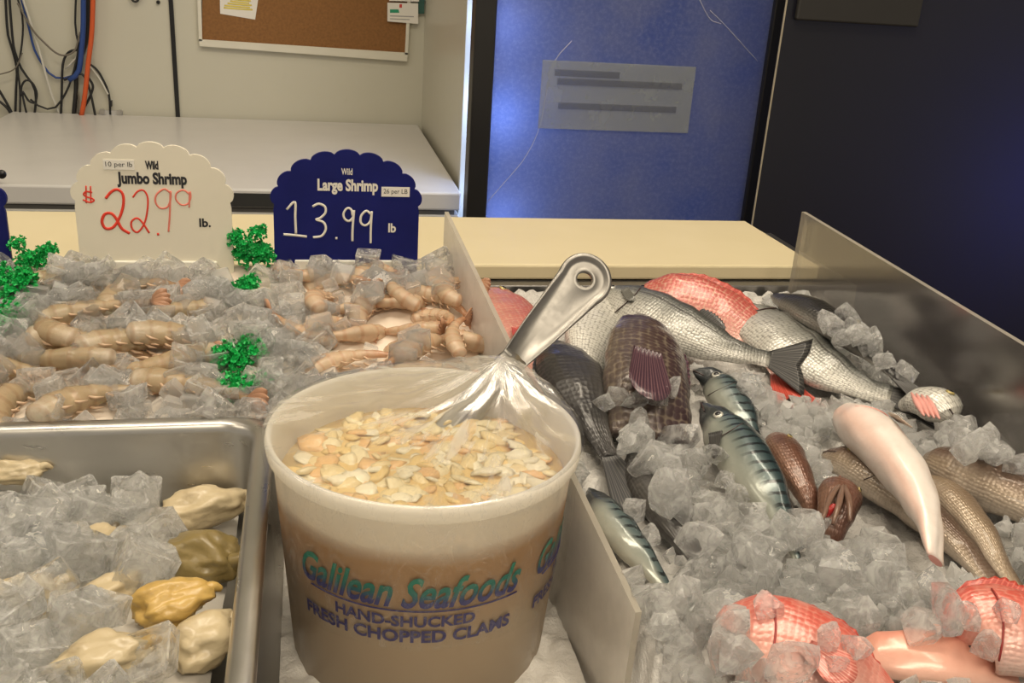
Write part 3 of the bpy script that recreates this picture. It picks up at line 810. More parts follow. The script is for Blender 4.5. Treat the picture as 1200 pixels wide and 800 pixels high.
for kind, vi, px, py, rot, s in SHR:
    P0 = (SP if kind == 'S' else JP)[vi]; key = (kind, vi)
    hp = hs.hit(px, py)
    if hp is None: continue
    o = P0 if key not in usedp else copy_tree(P0); usedp.add(key)
    o.location = (hp.x, hp.y, hp.z + .007); o.rotation_euler = (R(-.3, .3) + .35, R(-.25, .25), math.radians(rot)); o.scale = (s,) * 3
    hs.stamp([Vector((hp.x, hp.y, hp.z + .009))], .017 * s, True)
def loose_layer(hf, n, s0, s1, inside, mats, label, maxmask, clear=()):
    geo = [([v.co.copy() for v in me.vertices], [tuple(p.vertices) for p in me.polygons]) for me in mats]; parts = []; g = 0
    while len(parts) < n and g < n * 30:
        g += 1; x, y, s = R(hf.x0, hf.x0 + hf.nx * hf.res), R(hf.y0, hf.y0 + hf.ny * hf.res), R(s0, s1)
        if not inside(x, y) or hf.masked(x, y, s * .4) > maxmask or (hf.masked(x, y, s * .5) > .05 and hides(hf, x, y, s, clear)): continue
        z = hf.mean(x, y, s * .35) + s * .1; rot = Matrix.Rotation(R(0, 6), 3, 'X') @ Matrix.Rotation(R(0, 6), 3, 'Z')
        v, f = geo[g % len(geo)]; parts.append(([rot @ q * s + Vector((x, y, z)) for q in v], f)); hf.raise_to(x, y, s * .3, z + s * .2)
    tag(mesh('crushed_ice', *merge(parts), mats[0].materials[0], None, smooth=False), label, 'ice', None, 'stuff')
SCLEAR = [[(440, 342), (505, 342), (505, 372), (470, 380), (440, 372)], [(512, 345), (560, 358), (558, 378), (520, 368)], [(385, 398), (455, 378), (462, 402), (420, 418), (388, 418)], [(500, 385), (550, 385), (555, 420), (520, 422)], [(375, 420), (425, 418), (430, 434), (380, 436)],
          [(130, 400), (205, 396), (205, 414), (150, 420)], [(150, 432), (205, 428), (185, 446), (150, 448)], [(85, 460), (135, 458), (130, 486), (85, 488)], [(40, 376), (78, 376), (78, 400), (40, 400)], [(0, 458), (30, 460), (25, 486), (0, 486)],
          [(272, 275), (322, 275), (318, 330), (268, 335)], [(20, 280), (68, 282), (62, 312), (20, 318)], [(262, 405), (300, 410), (300, 440), (262, 440)]]
loose_layer(hs, 380, .012, .022, shr_in, CUBES, 'loose small ice pieces filling the gaps between shrimp and ice cubes', 1.1, SCLEAR)
scatter(hs, 198, 'ice_cube', CUBES, .019, .027, shr_in, 'clear ice cube among the shrimp and green garnish behind the steel pan', 'ice cubes over the shrimp', maxmask=1.1, sink=.18, clear=SCLEAR)
for px, py in ((375, 312), (120, 312), (160, 318), (395, 308), (430, 312), (330, 312), (70, 322), (105, 330), (200, 316), (240, 316), (470, 312), (515, 316), (540, 330), (545, 405), (150, 470), (85, 345), (160, 395), (235, 395), (300, 350), (310, 440), (245, 455), (255, 340), (10, 315), (30, 360), (295, 395)):
    hp = hs.hit(px, py)
    if hp and not hides(hs, hp.x, hp.y, .02, SCLEAR): put_ice(hs, 'ice_cube', hp.x, min(hp.y, .922), R(.02, .026), CUBES, 'clear ice cube among the shrimp and green garnish behind the steel pan', 'ice cubes over the shrimp', .2)

# ------------------------------------------------------------------ steel pan of whelks on ice
PX1, PY1, PRZ = -0.030, 0.690, ZC - 0.330
def rrect(x0, x1, y0, y1, r, n=10):
    o = []
    for cx, cy, a0 in ((x1 - r, y1 - r, 0), (x0 + r, y1 - r, 90), (x0 + r, y0 + r, 180), (x1 - r, y0 + r, 270)):
        for k_ in range(n + 1):
            a = math.radians(a0 + 90 * k_ / n); o.append((cx + r * math.cos(a), cy + r * math.sin(a)))
    return o
PX0, PY0 = -0.35, 0.33
pan = empty('steel_pan', ((PX0 + PX1) / 2, (PY0 + PY1) / 2, LEDGE), 'rectangular stainless steel pan of whelks on ice', 'pan')
prof = [(-.0, -.007, .022), (.0, -.002, .022), (.002, 0, .021), (.011, 0.0004, .02), (.014, -.002, .019), (.0155, -.007, .018), (.018, -.085, .018), (.024, -.097, .022), (.04, -.1, .03)]
V, F = [], []; nn = 44
for ins, dz, r_ in prof:
    for x, y in rrect(PX0 + ins, PX1 - ins, PY0 + ins, PY1 - ins, r_ + .008): V.append((x, y, PRZ + dz))
for i in range(len(prof) - 1):
    for k_ in range(nn): F.append((i * nn + k_, i * nn + (k_ + 1) % nn, (i + 1) * nn + (k_ + 1) % nn, (i + 1) * nn + k_))
F.append(tuple((len(prof) - 1) * nn + k_ for k_ in range(nn)))
pb = mesh('pan_body', V, F, M['steel'], pan)
sm = pb.modifiers.new('sheet', 'SOLIDIFY'); sm.thickness = .0012; sm.offset = -1
def pan_base(x, y):
    return PRZ - 0.058 + 0.030 * max(0, min(1, (0.63 - y) / .16)) + .012 * max(0, min(1, (-.09 - x) / .1)) - 0.015 * max(0, min(1, (x + .085) / .04))
hp_ = HF(PX0 + .02, PX1 - .020, PY0 + .02, PY1 - .020, pan_base); hp_.base = pan_base
M['pan_bed'] = plain('meltwater_ice', (0.50, 0.47, 0.42), 0.2, 0, .2, 40, .4)
hp_.surface('crushed_ice_bed', M['pan_bed'], 'melting ice bed at the bottom of the steel pan', 'ice', .006)
def flesh(name, a, b, c2, rough=.38, sc_=1.0):
    k = N(name); v = k.coord(); n = k.noise(v, 45 * sc_, 4, .6); n2 = k.noise(k.coord('Object', (60 * sc_, 60 * sc_, 160 * sc_)), 1.0, 4)
    c = k.mix(n, a, b); c = k.mix(k.ramp(n2, [(.55, (0, 0, 0)), (.75, (.7, .7, .7))]), c, c2)
    return k.done(k.p(c, rough, 0, Normal=k.bump(n, .4, .003), **{'Coat Weight': .2}))
M['cream_meat'] = flesh('cream_whelk', (.42, .33, .19), (.58, .49, .32), (.22, .15, .075))
M['olive_meat'] = flesh('olive_clam', (.16, .115, .035), (.28, .21, .08), (.08, .06, .025))
M['ochre_meat'] = flesh('ochre_clam', (.46, .29, .07), (.56, .38, .12), (.22, .13, .04))
M['dark_meat'] = flesh('dark_clam', (.07, .055, .035), (.15, .12, .07), (.3, .25, .16))
def whelk(px, py, lpx, wpx, ang, mat, label, lift=.006, tipmat='dark_meat', ridge=False):
    p = hp_.hit(px, py) or at(px, py, z=PRZ - .04)
    mpp = (p - CAM).length / FPX
    root = empty('whelk', p + Vector((0, 0, lift)), label, 'shellfish')
    L, W = lpx * mpp / 2, wpx * mpp / 2 * 1.15
    bm = bmesh.new(); bmesh.ops.create_icosphere(bm, subdivisions=4, radius=1)
    sd = R(0, 50)
    for v in bm.verts:
        c = v.co.copy(); nz = noise.noise(c * 1.3 + Vector((sd, 0, 0))) * .36 + noise.noise(c * 3.5 + Vector((0, sd, 0))) * .17
        tp = 1 - .35 * max(0, c.x) ** 2
        q = c * (1 + nz)
        z = q.z * W * .8 * tp
        if ridge: z += math.sin(c.y * 14) * W * .06
        v.co = Vector((q.x * L, q.y * W * tp, z + (c.x ** 2) * -.1 * W))
    rm = Matrix.Rotation(math.radians(ang), 4, 'Z')
    bmesh.ops.transform(bm, matrix=rm, verts=bm.verts[:]); bmesh.ops.translate(bm, vec=p + Vector((0, 0, lift)), verts=bm.verts[:])
    bm_obj('body', bm, M[mat], root, True)
    d = rm @ Vector((1, 0, 0)); s = p + Vector((0, 0, lift)) + d * L * .75
    v, f = tube_geo(catmull([s, s + d * L * .2 + Vector((0, 0, .003)), s + d * L * .42 + Vector((0, 0, .0))], 10), [W * .36 * (1 - .07 * i) for i in range(10)], 10)
    mesh('siphon', v, f, M[tipmat if tipmat else mat], root)
    hp_.stamp([p + Vector((0, 0, lift + W * .5))] + [p + d * (L * q) + Vector((0, 0, lift + W * .4)) for q in (-.6, .6)], W * .8)
whelk(20, 566, 60, 26, 5, 'cream_meat', 'pale tan whelk at the left edge just inside the back of the pan', .010, 'cream_meat')
whelk(240, 607, 95, 44, 18, 'cream_meat', 'lumpy cream whelk by the right wall of the pan', .010, 'cream_meat')
whelk(240, 664, 96, 56, -25, 'olive_meat', 'dark olive brown clam below the lumpy cream whelk', .008, 'olive_meat')
whelk(205, 722, 86, 46, 22, 'ochre_meat', 'ochre yellow ridged clam in the lower right of the pan', .010, 'ochre_meat', True)
whelk(240, 762, 90, 56, 40, 'cream_meat', 'pale cream whelk below the ochre ridged clam', .008, 'cream_meat')
whelk(285, 745, 50, 30, 70, 'ochre_meat', 'small tan whelk against the right pan wall near the bottom', .004, 'dark_meat')
whelk(118, 640, 50, 38, 60, 'cream_meat', 'tan whelk with a dark tip half under ice in the middle of the pan', .004)
whelk(125, 700, 80, 40, 55, 'cream_meat', 'beige whelk under ice left of the ochre clam', .002, 'cream_meat')
whelk(125, 782, 100, 46, 15, 'cream_meat', 'pale orange cream whelk at the bottom of the pan', .008, 'ochre_meat')
whelk(212, 527, 44, 22, 0, 'ochre_meat', 'small brown whelk behind an ice cube at the back of the pan', .004, 'cream_meat')
whelk(30, 700, 80, 50, 30, 'cream_meat', 'cream whelk buried in ice at the left of the pan', .0, 'cream_meat')
pan_in = lambda x, y: PX0 + .03 < x < PX1 - .034 and PY0 + .03 < y < PY1 - .036
PCLEAR = [[(195, 590), (285, 582), (285, 625), (200, 632)], [(190, 636), (280, 640), (282, 690), (200, 690)], [(165, 705), (250, 690), (250, 735), (168, 740)], [(0, 552), (45, 555), (40, 575), (0, 578)], [(80, 760), (150, 750), (150, 800), (80, 800)], [(215, 742), (295, 720), (290, 800), (200, 800)]]
scatter(hp_, 88, 'ice_cube', PANCUBES, .022, .033, pan_in, 'clear ice cube lying with the whelks in the steel pan', 'ice cubes in the steel pan', maxmask=.6, sink=.2, clear=PCLEAR)
for px, py in ((75, 555), (100, 590), (150, 552), (205, 555), (235, 545), (270, 560), (120, 605), (160, 600), (190, 600), (60, 600), (30, 620), (275, 600), (50, 650), (90, 660), (150, 650), (170, 665), (60, 700), (95, 720), (150, 720), (40, 760), (90, 770), (180, 780), (20, 660), (15, 720), (120, 740), (255, 530), (285, 545)):
    q = hp_.hit(px, py)
    if q and pan_in(q.x, q.y) and not hides(hp_, q.x, q.y, .025, PCLEAR): put_ice(hp_, 'ice_cube', q.x, q.y, R(.024, .034), PANCUBES, 'clear ice cube lying with the whelks in the steel pan', 'ice cubes in the steel pan', .22)

# ------------------------------------------------------------------ tub of chopped clams
BC = Vector((0.0685, 0.5466, 0)); BR = ZC - 0.274; BB = LEDGE
tub = empty('clam_tub', (BC.x, BC.y, BB), 'translucent white plastic tub of chopped clams with green and blue lettering', 'tub')
def tub_mat():
    k = N('translucent_tub_plastic'); n = k.noise(k.coord(), 12, 4)
    z = k.math('MULTIPLY_ADD', k.n('SeparateXYZ', {0: k.n('TexCoord').outputs['Object']}).outputs[2], 1.0, k.math('MULTIPLY', n, .012))
    fill = k.ramp(k.math('MULTIPLY', z, 6.25), [(.0, (.56, .46, .34)), (.45, (.64, .51, .36)), (.70, (.66, .44, .26)), (.78, (.68, .45, .25)), (.85, (.90, .84, .74)), (1, (.95, .92, .85))])
    df = k.mixs(.35, k.n('BsdfDiffuse', {'Color': fill}), k.n('BsdfTranslucent', {'Color': fill}))
    a = k.mixs(k.math('MULTIPLY_ADD', n, -.1, .90), k.n('BsdfTransparent', {'Color': (.95, .92, .86, 1)}), df)
    g = k.n('BsdfGlossy', {'Color': (1, 1, 1, 1), 'Roughness': .25})
    return k.done(k.mixs(k.math('MULTIPLY', k.n('Fresnel', {'IOR': 1.35}).outputs[0], .35), a, g))
M['tub'] = tub_mat()
RB0 = .084
def tub_r(z): return RB0 + (.0955 - RB0) * (z - BB) / (BR - BB)
V, F = lathe_geo([(0, BB + .001), (RB0 - .004, BB), (RB0, BB + .004), (tub_r(BR - .012), BR - .012), (.0965, BR - .011), (.0985, BR - .009)] +
                 [(.0992, BR - .004), (.0985, BR), (.0962, BR + .001), (.0948, BR - .002)] + [(tub_r(BR - .01) - .0018, BR - .012), (RB0 - .0018, BB + .004), (0, BB + .003)], BC, 128)
mesh('tub_wall', V, F, M['tub'], tub)
def wrap_text(name, body, deg, z, arc, h, mat, bold=0, shear=0, wave=0.0):
    """Lettering wrapped round the tub: deg is the middle, arc the width in degrees."""
    v, f = text_geo(body, bold, shear); out = []
    for q in v:
        zz = z + (q.y - .5) * h + wave * (q.x - .5)
        a = math.radians(deg + (q.x - .5) * arc); r = tub_r(zz) + .0007
        out.append(Vector((BC.x + r * math.cos(a), BC.y + r * math.sin(a), zz)))
    return mesh(name, out, f, mat, tub, smooth=False)
k = N('green_to_blue_print'); tc = k.n('TexCoord'); sp = k.n('SeparateXYZ', {0: tc.outputs['Object']})
M['tub_green'] = plain('green_tub_print', (0.005, 0.10, 0.08), .5)
_z = k.math('MULTIPLY_ADD', sp.outputs[2], 45.0, -45.0 * (ZC - .346 - LEDGE))
M['tub_green'] = k.done(k.p(k.ramp(_z, [(.25, (.03, .03, .13)), (.55, (.008, .12, .10)), (.9, (.010, .17, .11))]), .5))
M['tub_blue'] = plain('blue_tub_print', (0.03, 0.025, 0.11), .5)
for dg in (-102, -2):
    wrap_text('lettering', 'Galilean Seafoods', dg, ZC - .333, 90, .022, M['tub_green'], .022, .4)
    P = [Vector((BC.x + (tub_r(ZC - .346) + .0006) * math.cos(math.radians(dg - 40 + 84 * i / 30)), BC.y + (tub_r(ZC - .346) + .0006) * math.sin(math.radians(dg - 40 + 84 * i / 30)), ZC - .346)) for i in range(31)]
    v, f = tube_geo(P, .0005, 5); mesh('underline', v, f, M['tub_blue'], tub)
    wrap_text('lettering', 'HAND-SHUCKED', dg - 1, ZC - .3535, 54, .0080, M['tub_blue'], .032)
    wrap_text('lettering', 'FRESH CHOPPED CLAMS', dg - 1, ZC - .3645, 86, .0092, M['tub_blue'], .032)
CLZ = ZC - .303
k = N('clam_broth'); n_ = k.noise(k.coord(), 26, 4); n2_ = k.noise(k.coord('Object', (1, 1, .6)), 34, 3, .6)
c_ = k.mix(n_, (.74, .50, .18), (.82, .62, .30)); c_ = k.mix(k.ramp(n2_, [(.55, (0, 0, 0)), (.7, (.8, .8, .8))]), c_, (.48, .22, .06))
M['broth'] = k.done(k.p(c_, .15))
V, F = lathe_geo([(0, BB + .004), (RB0 - .003, BB + .005), (tub_r(CLZ) - .0024, CLZ), (tub_r(CLZ) * .6, CLZ + .001), (0, CLZ + .002)], BC, 96)
tag(mesh('clam_broth', V, F, M['broth'], None), 'cloudy yellow clam broth filling the white tub', 'broth', None, 'stuff')
CM = []
for j, cc in enumerate(((.82, .65, .34), (.84, .72, .45), (.80, .58, .24), (.87, .79, .58), (.80, .50, .22))):
    mt = flesh('chopped_clam_%d' % j, cc, tuple(min(1, q * 1.08) for q in cc), tuple(q * .75 for q in cc), .18, .035)
    for _ in range(3):
        bm = bmesh.new(); bmesh.ops.create_icosphere(bm, subdivisions=2, radius=1); sd = R(0, 90); sx, sy, sz = R(.9, 1.3), R(.6, 1.0), R(.18, .34)
        for v in bm.verts:
            v.co *= 1 + noise.noise(v.co * 1.2 + Vector((sd, sd, 0))) * .55; v.co.x *= sx; v.co.y *= sy; v.co.z *= sz
        me = bpy.data.meshes.new('chopped_clam'); bm.to_mesh(me); bm.free(); me.materials.append(mt); me.polygons.foreach_set('use_smooth', [True] * len(me.polygons)); CM.append(me)
for i in range(295):
    rr = .081 * math.sqrt((i + .5) / 295); a = i * 2.39996 + R(-.2, .2)
    o = bpy.data.objects.new('chopped_clam', CM[i * 7 % len(CM)] if R(0, 1) < .6 else random.choice(CM)); COL.objects.link(o)
    o.location = (BC.x + rr * math.cos(a), BC.y + rr * math.sin(a), CLZ + R(-.0012, .0022)); o.scale = (R(.0055, .0105),) * 3
    o.rotation_euler = (R(-.35, .35), R(-.35, .35), R(0, 6.28))
    tag(o, 'small chopped piece of clam meat floating in the white tub', 'clam piece', 'chopped clams in the tub')

k = N('wet_snow_ice'); n_ = k.noise(k.coord(), 60, 5, .7)
M['snow_ice'] = k.done(k.p(k.mix(n_, (.60, .57, .52), (.86, .83, .78)), .35, Normal=k.bump(n_, .7, .006)))
hl = HF(PX1 + .006, .172, .345, .688, lambda x, y: LEDGE + .010 + .006 * noise.noise(Vector((x * 22, y * 22, 9))))
hl.surface('snow_ice', M['snow_ice'], 'layer of shaved ice round the foot of the clam tub', 'ice', 0, 1, .003)
# cast ladle leaning on the rim of the tub
HB = Vector((.098, .606, CLZ + .002)); HH = at(685, 328, y=.662)
ax = (HH - HB).normalized(); nv = ((CAM - HH) - ax * (CAM - HH).dot(ax)).normalized(); sv = nv.cross(ax)
ladle = empty('ladle', HB, 'cast aluminium ladle with a pierced handle end leaning out of the clam tub', 'ladle')
K = 56; rH, rO, wS, dS = .0062, .0205, .0105, .085
outl = []
for k_ in range(K):
    a = 2 * math.pi * k_ / K; d2 = Vector((math.sin(a), math.cos(a)))      # x across, y along the axis towards the end
    best = rO
    if d2.y < 0:                                                             # tapers down to the shaft
        for it in range(300):
            r_ = rO + it * .0004; q = d2 * r_
            if -q.y >= dS: break
            hw = rO + (wS - rO) * min(1, (-q.y / dS)) ** .9
            if abs(q.x) >= hw and it > 0: break
            best = r_
    outl.append(d2 * best)
V, F = [], []
def hpnt(q, n): return HH + sv * q.x + ax * q.y + nv * n
rings = []
for (mode, off) in (('hole', .0022), ('in', .0008), ('mid', .0006), ('rim', .0008), ('rim2', .0034), ('out', .0034), ('out2', .0018), ('out2', -.0018), ('out', -.0030), ('hole', -.0030)):
    ring = []
    for k_ in range(K):
        u = outl[k_]; dl = u.normalized(); L_ = u.length
        r_ = {'hole': rH, 'in': rH + .0022, 'mid': (rH + L_) / 2, 'rim': L_ - .0050, 'rim2': L_ - .0036, 'out': L_ - .0010, 'out2': L_}[mode]
        ring.append(len(V)); V.append(hpnt(dl * r_, off))
    rings.append(ring)
for i in range(len(rings)):
    A, B = rings[i], rings[(i + 1) % len(rings)]
    for k_ in range(K): F.append((A[k_], A[(k_ + 1) % K], B[(k_ + 1) % K], B[k_]))
mesh('handle_end', V, F, M['alu'], ladle)
SL = (HH - HB).length - dS + .03
sh = []
prof2 = [(-1, 0), (-.85, .0034), (-.35, .0030), (-.15, .0052), (.15, .0052), (.35, .0030), (.85, .0034), (1, 0), (.8, -.003), (-.8, -.003)]
V, F = [], []
for i in range(12):
    t = i / 11; y_ = -(dS - .006) - SL * t; wd = wS * (1.0 + .12 * t)
    if i == 0: wd *= .9
    for a, n_ in prof2: V.append(hpnt(Vector((a * wd, y_)), n_))
for i in range(11):
    for k_ in range(10): F.append((i * 10 + k_, i * 10 + (k_ + 1) % 10, (i + 1) * 10 + (k_ + 1) % 10, (i + 1) * 10 + k_))
F += [tuple(range(10)), tuple(110 + k_ for k_ in range(10))]
mesh('handle_shaft', V, F, M['alu'], ladle)

# cling film over the tub, pushed up by the ladle
def film_mat():
    k = N('cling_film'); v = k.coord('Object')
    tc = k.n('TexCoord'); mp = k.n('Mapping', {'Vector': tc.outputs['UV'], 'Scale': (44, 1.6, 1)})
    n1 = k.noise(mp.outputs[0], 1.0, 4, .6, .3)
    n2 = k.noise(v, 60, 3, .5, 1.0)
    h = k.math('ADD', k.math('MULTIPLY', n1, 1.0), k.math('MULTIPLY', n2, .25))
    b = k.bump(h, 0.3, .002)
    gl = k.n('BsdfGlossy', {'Color': (1, 1, 1, 1), 'Roughness': .2, 'Normal': b})
    tr = k.n('BsdfTransparent', {'Color': (.97, .97, .96, 1)})
    df = k.mixs(.5, k.n('BsdfDiffuse', {'Color': (.85, .83, .78, 1)}), k.n('BsdfTranslucent', {'Color': (.85, .83, .78, 1)}))
    hz = k.ramp(k.n('SeparateXYZ', {0: tc.outputs['UV']}).outputs[1], [(.0, (.75, .75, .75)), (.5, (.22, .22, .22)), (.9, (.05, .05, .05)), (1, (.01, .01, .01))])
    f2 = k.math('ADD', k.ramp(n1, [(.54, (.02, .02, .02)), (.64, (.60, .60, .60))]), k.math('MULTIPLY', hz, n2))  # film highlights painted in as diffuse white streaks and haze
    fr = k.n('Fresnel', {'IOR': 1.5, 'Normal': b})
    return k.done(k.mixs(k.math('MULTIPLY', fr.outputs[0], .34), k.mixs(f2, tr, df), gl))
M['film'] = film_mat()
def skirt_mat():
    k = N('cling_film_side'); v = k.coord('Object', (1, 1, .5)); n = k.noise(v, 55, 5, .7, 1.5)
    rdg = k.math('ABSOLUTE', k.math('SUBTRACT', n, .5))
    f = k.ramp(rdg, [(.0, (.22, .22, .22)), (.014, (.015, .015, .015))])
    df = k.mixs(.4, k.n('BsdfDiffuse', {'Color': (.9, .88, .84, 1)}), k.n('BsdfTranslucent', {'Color': (.9, .88, .84, 1)}))
    return k.done(k.mixs(f, k.n('BsdfTransparent', {'Color': (.98, .98, .97, 1)}), df))
M['film_side'] = skirt_mat()
PK = Vector((.128, .612, 0))
def film_z(x, y):
    d = Vector((x - PK.x, y - PK.y)); rr = math.hypot(x - BC.x, y - BC.y)
    z = BR + .0016 + .017 * math.exp(-(d.length / .042) ** 1.6)
    ang = math.atan2(d.y, d.x)
    z += .0012 * math.sin(ang * 17 + 3 * noise.noise(Vector((x * 40, y * 40, 0)))) * min(1, d.length / .03) * math.exp(-d.length / .12)
    z -= .003 * max(0, 1 - (rr / .09) ** 2)
    return z
V, F = [], []; NA, NR = 144, 30
for i in range(NR):
    for k_ in range(NA):
        a = 2 * math.pi * k_ / NA; r_ = .1003 * (i + .3) / (NR - 1 + .3); x, y = BC.x + r_ * math.cos(a), BC.y + r_ * math.sin(a)
        V.append((x, y, film_z(x, y)))
sk_ = [(.1012, -.002), (.1014, -.006), (.1004, -.013), (.0992, -.022), (.0985, -.034), (.0982, -.046), (.0975, -.060), (.0962, -.078), (.0955, -.095)]
for r_, dz in sk_:
    for k_ in range(NA):
        a = 2 * math.pi * k_ / NA
        lift_ = max(0, film_z(BC.x + .1 * math.cos(a), BC.y + .1 * math.sin(a)) - BR - .0016) * max(0, 1 + dz / .03)
        w_ = .0010 * noise.noise(Vector((math.cos(a) * 9, math.sin(a) * 9, dz * 60))) * min(1, -dz / .012)
        rr = max(r_ + w_ * 1.4, tub_r(BR + dz) + .0010) if dz < -.012 else r_
        V.append((BC.x + rr * math.cos(a), BC.y + rr * math.sin(a), BR + dz + lift_))
for i in range(NR + len(sk_) - 1):
    for k_ in range(NA): F.append((i * NA + k_, i * NA + (k_ + 1) % NA, (i + 1) * NA + (k_ + 1) % NA, (i + 1) * NA + k_))
F.append(tuple(range(NA))[::-1])
UVF = [((math.atan2(-(v[1] - PK.y), -(v[0] - PK.x)) + .7) / 6.2832 if math.hypot(v[0] - PK.x, v[1] - PK.y) > 1e-6 else 0, math.hypot(v[0] - PK.x, v[1] - PK.y) * 10) for v in V]
pw = mesh('plastic_wrap', V, F, M['film'], None, uv=UVF); pw.data.materials.append(M['film_side'])
for i, pl in enumerate(pw.data.polygons):
    if (NR - 1) * NA <= i < len(pw.data.polygons) - 1: pl.material_index = 1
tag(pw, 'clear plastic wrap stretched over the clam tub and pushed up by the ladle', 'plastic wrap')
# ------------------------------------------------------------------ whole fish on ice
FCLEAR = [[(692, 580), (720, 580), (765, 655), (752, 668), (705, 615)], [(575, 330), (930, 325), (955, 425), (938, 455), (905, 440), (850, 425), (810, 420), (800, 455), (705, 465), (655, 470), (600, 440)],
 [(880, 340), (920, 345), (1060, 445), (1108, 455), (1090, 482), (1040, 482), (960, 455), (900, 405)], [(905, 452), (990, 458), (988, 474), (930, 482)],
 [(640, 410), (700, 430), (722, 510), (785, 610), (730, 590), (680, 565), (650, 470)], [(800, 438), (850, 430), (885, 500), (942, 600), (925, 622), (880, 600), (850, 560), (815, 490)],
 [(900, 510), (928, 510), (962, 590), (945, 600), (920, 570)], [(958, 602), (972, 565), (1000, 568), (1008, 610), (985, 628)],
 [(975, 478), (1012, 478), (1100, 550), (1200, 542), (1200, 612), (1120, 572), (1205, 690), (1160, 690), (1110, 645), (1108, 660), (1085, 660), (1070, 605), (1000, 562), (965, 538)],
 [(1065, 455), (1095, 452), (1114, 485), (1095, 502), (1072, 492)], [(865, 705), (940, 702), (1000, 740), (1060, 785), (1060, 800), (930, 800), (900, 745)], [(1125, 740), (1148, 690), (1200, 690), (1200, 800), (1130, 800)], [(1045, 752), (1125, 755), (1130, 800), (1065, 800)]]
hf = HF(0.135, 0.530, 0.33, 0.962, lambda x, y: bed_z(x, y) + .006 * noise.noise(Vector((x * 12, y * 12, 5))))
hf0 = hf.h.copy()
hf.base = lambda x, y: bed_z(x, y)
def xl(y): return LB.x + (LB.y - y) * (LF.x - LB.x) / (LB.y - LF.y)
def fin_(x, y):
    if not (xl(y) + .008 < x < .520 and .335 < y < .950): return False
    q = proj(Vector((x, y, bed_z(x, y) + .01)))
    return not (540 < q[0] < 900 and q[1] < 405) and q[1] > 352
PROF = {
 'bass': [(0, .10), (.04, .30), (.1, .52), (.2, .80), (.36, 1), (.52, .95), (.7, .66), (.84, .38), (.94, .27), (1, .26)],
 'snapper': [(0, .14), (.04, .42), (.1, .68), (.2, .93), (.32, 1), (.5, .90), (.7, .58), (.86, .30), (1, .22)],
 'mackerel': [(0, .06), (.05, .34), (.12, .62), (.25, .92), (.4, 1), (.6, .86), (.8, .46), (.93, .16), (1, .10)],
 'whiting': [(0, .16), (.04, .48), (.1, .76), (.2, .98), (.3, 1), (.5, .86), (.7, .62), (.86, .44), (1, .34)],
 'head_on': [(0, .12), (.07, .42), (.18, .72), (.38, .95), (.65, 1), (1, .92)],
 'trunk': [(0, .55), (.1, .92), (.3, 1), (.6, 1), (.85, .92), (1, .8)],
}
def interp(pr, t):
    for (a, va), (b, vb) in zip(pr, pr[1:]):
        if t <= b:
            f = (t - a) / (b - a); f = f * f * (3 - 2 * f) * .5 + f * .5
            return va + (vb - va) * f
    return pr[-1][1]
def fish_mat(name, stops, scale=None, sdark=.35, metal=.25, rough=.28, stripes=None, line=None, blotch=.2, bcol=(.05, .045, .04), amp=.12, light=None, bumpk=.35, head=None):
    """Colour by girth (0 back .. 1 belly) with scales, a lateral line or stripes laid out along the body."""
    k = N(name); tc = k.n('TexCoord'); uv = tc.outputs['UV']; sp = k.n('SeparateXYZ', {0: uv})
    n = k.noise(k.coord(), 60, 4, .6); nl = k.noise(k.coord(), 18, 3)
    q = k.math('ADD', sp.outputs[1], k.math('MULTIPLY', k.math('SUBTRACT', nl, .5), amp))
    c = k.ramp(q, stops); ins = {}
    h = n
    if scale:
        mp = k.n('Mapping', {'Vector': uv, 'Scale': (scale[0], scale[1], 1)})
        vo = k.n('TexVoronoi', {'Vector': mp.outputs[0], 'Scale': 1.0, 'Randomness': .38}, voronoi_dimensions='2D')
        f = k.ramp(vo.outputs['Distance'], [(.40, (0, 0, 0)), (.64, (1, 1, 1))])
        c = k.mix(k.math('MULTIPLY', f, sdark), c, light or tuple(x * .4 for x in bcol))
        h = k.math('SUBTRACT', k.math('MULTIPLY', n, .4), vo.outputs['Distance'])
    if stripes:
        mp = k.n('Mapping', {'Vector': uv, 'Scale': (1, 1.0, 1)}); nz = k.noise(mp.outputs[0], 4.0, 3)
        ph = k.math('ADD', k.math('MULTIPLY', sp.outputs[0], stripes[0]), k.math('MULTIPLY', nz, 4.0))
        ph = k.math('ADD', ph, k.math('MULTIPLY', sp.outputs[1], 5.0))
        s = k.ramp(k.math('SINE', ph), [(.45, (0, 0, 0)), (.8, (1, 1, 1))])
        msk = k.ramp(q, [(.0, (1, 1, 1)), (stripes[1] - .08, (1, 1, 1)), (stripes[1] + .06, (0, 0, 0))])
        c = k.mix(k.math('MULTIPLY', k.math('MULTIPLY', s, msk), .9), c, bcol)
    if line:
        d = k.math('ABSOLUTE', k.math('SUBTRACT', sp.outputs[1], line))
        c = k.mix(k.ramp(d, [(.008, (.75,) * 3), (.022, (0, 0, 0))]), c, (.06, .055, .05))
    c = k.mix(k.math('MULTIPLY', k.ramp(n, [(.45, (0, 0, 0)), (.75, (1, 1, 1))]), blotch), c, bcol)
    if head: c = k.mix(k.ramp(k.math('ADD', sp.outputs[0], k.math('MULTIPLY', nl, .15)), [(head[0], (1, 1, 1)), (head[0] + .14, (0, 0, 0))]), c, head[1])
    return k.done(k.p(c, rough, metal, Normal=k.bump(h, bumpk, .0016), **{'Coat Weight': .35, 'Coat Roughness': .12}))
M['bass'] = fish_mat('silver_bass_skin', [(.0, (.035, .036, .033)), (.24, (.085, .088, .08)), (.42, (.26, .26, .235)), (.62, (.50, .485, .44)), (1, (.70, .68, .62))], (34, 22), .5, .2, .3, line=.36, blotch=.15)
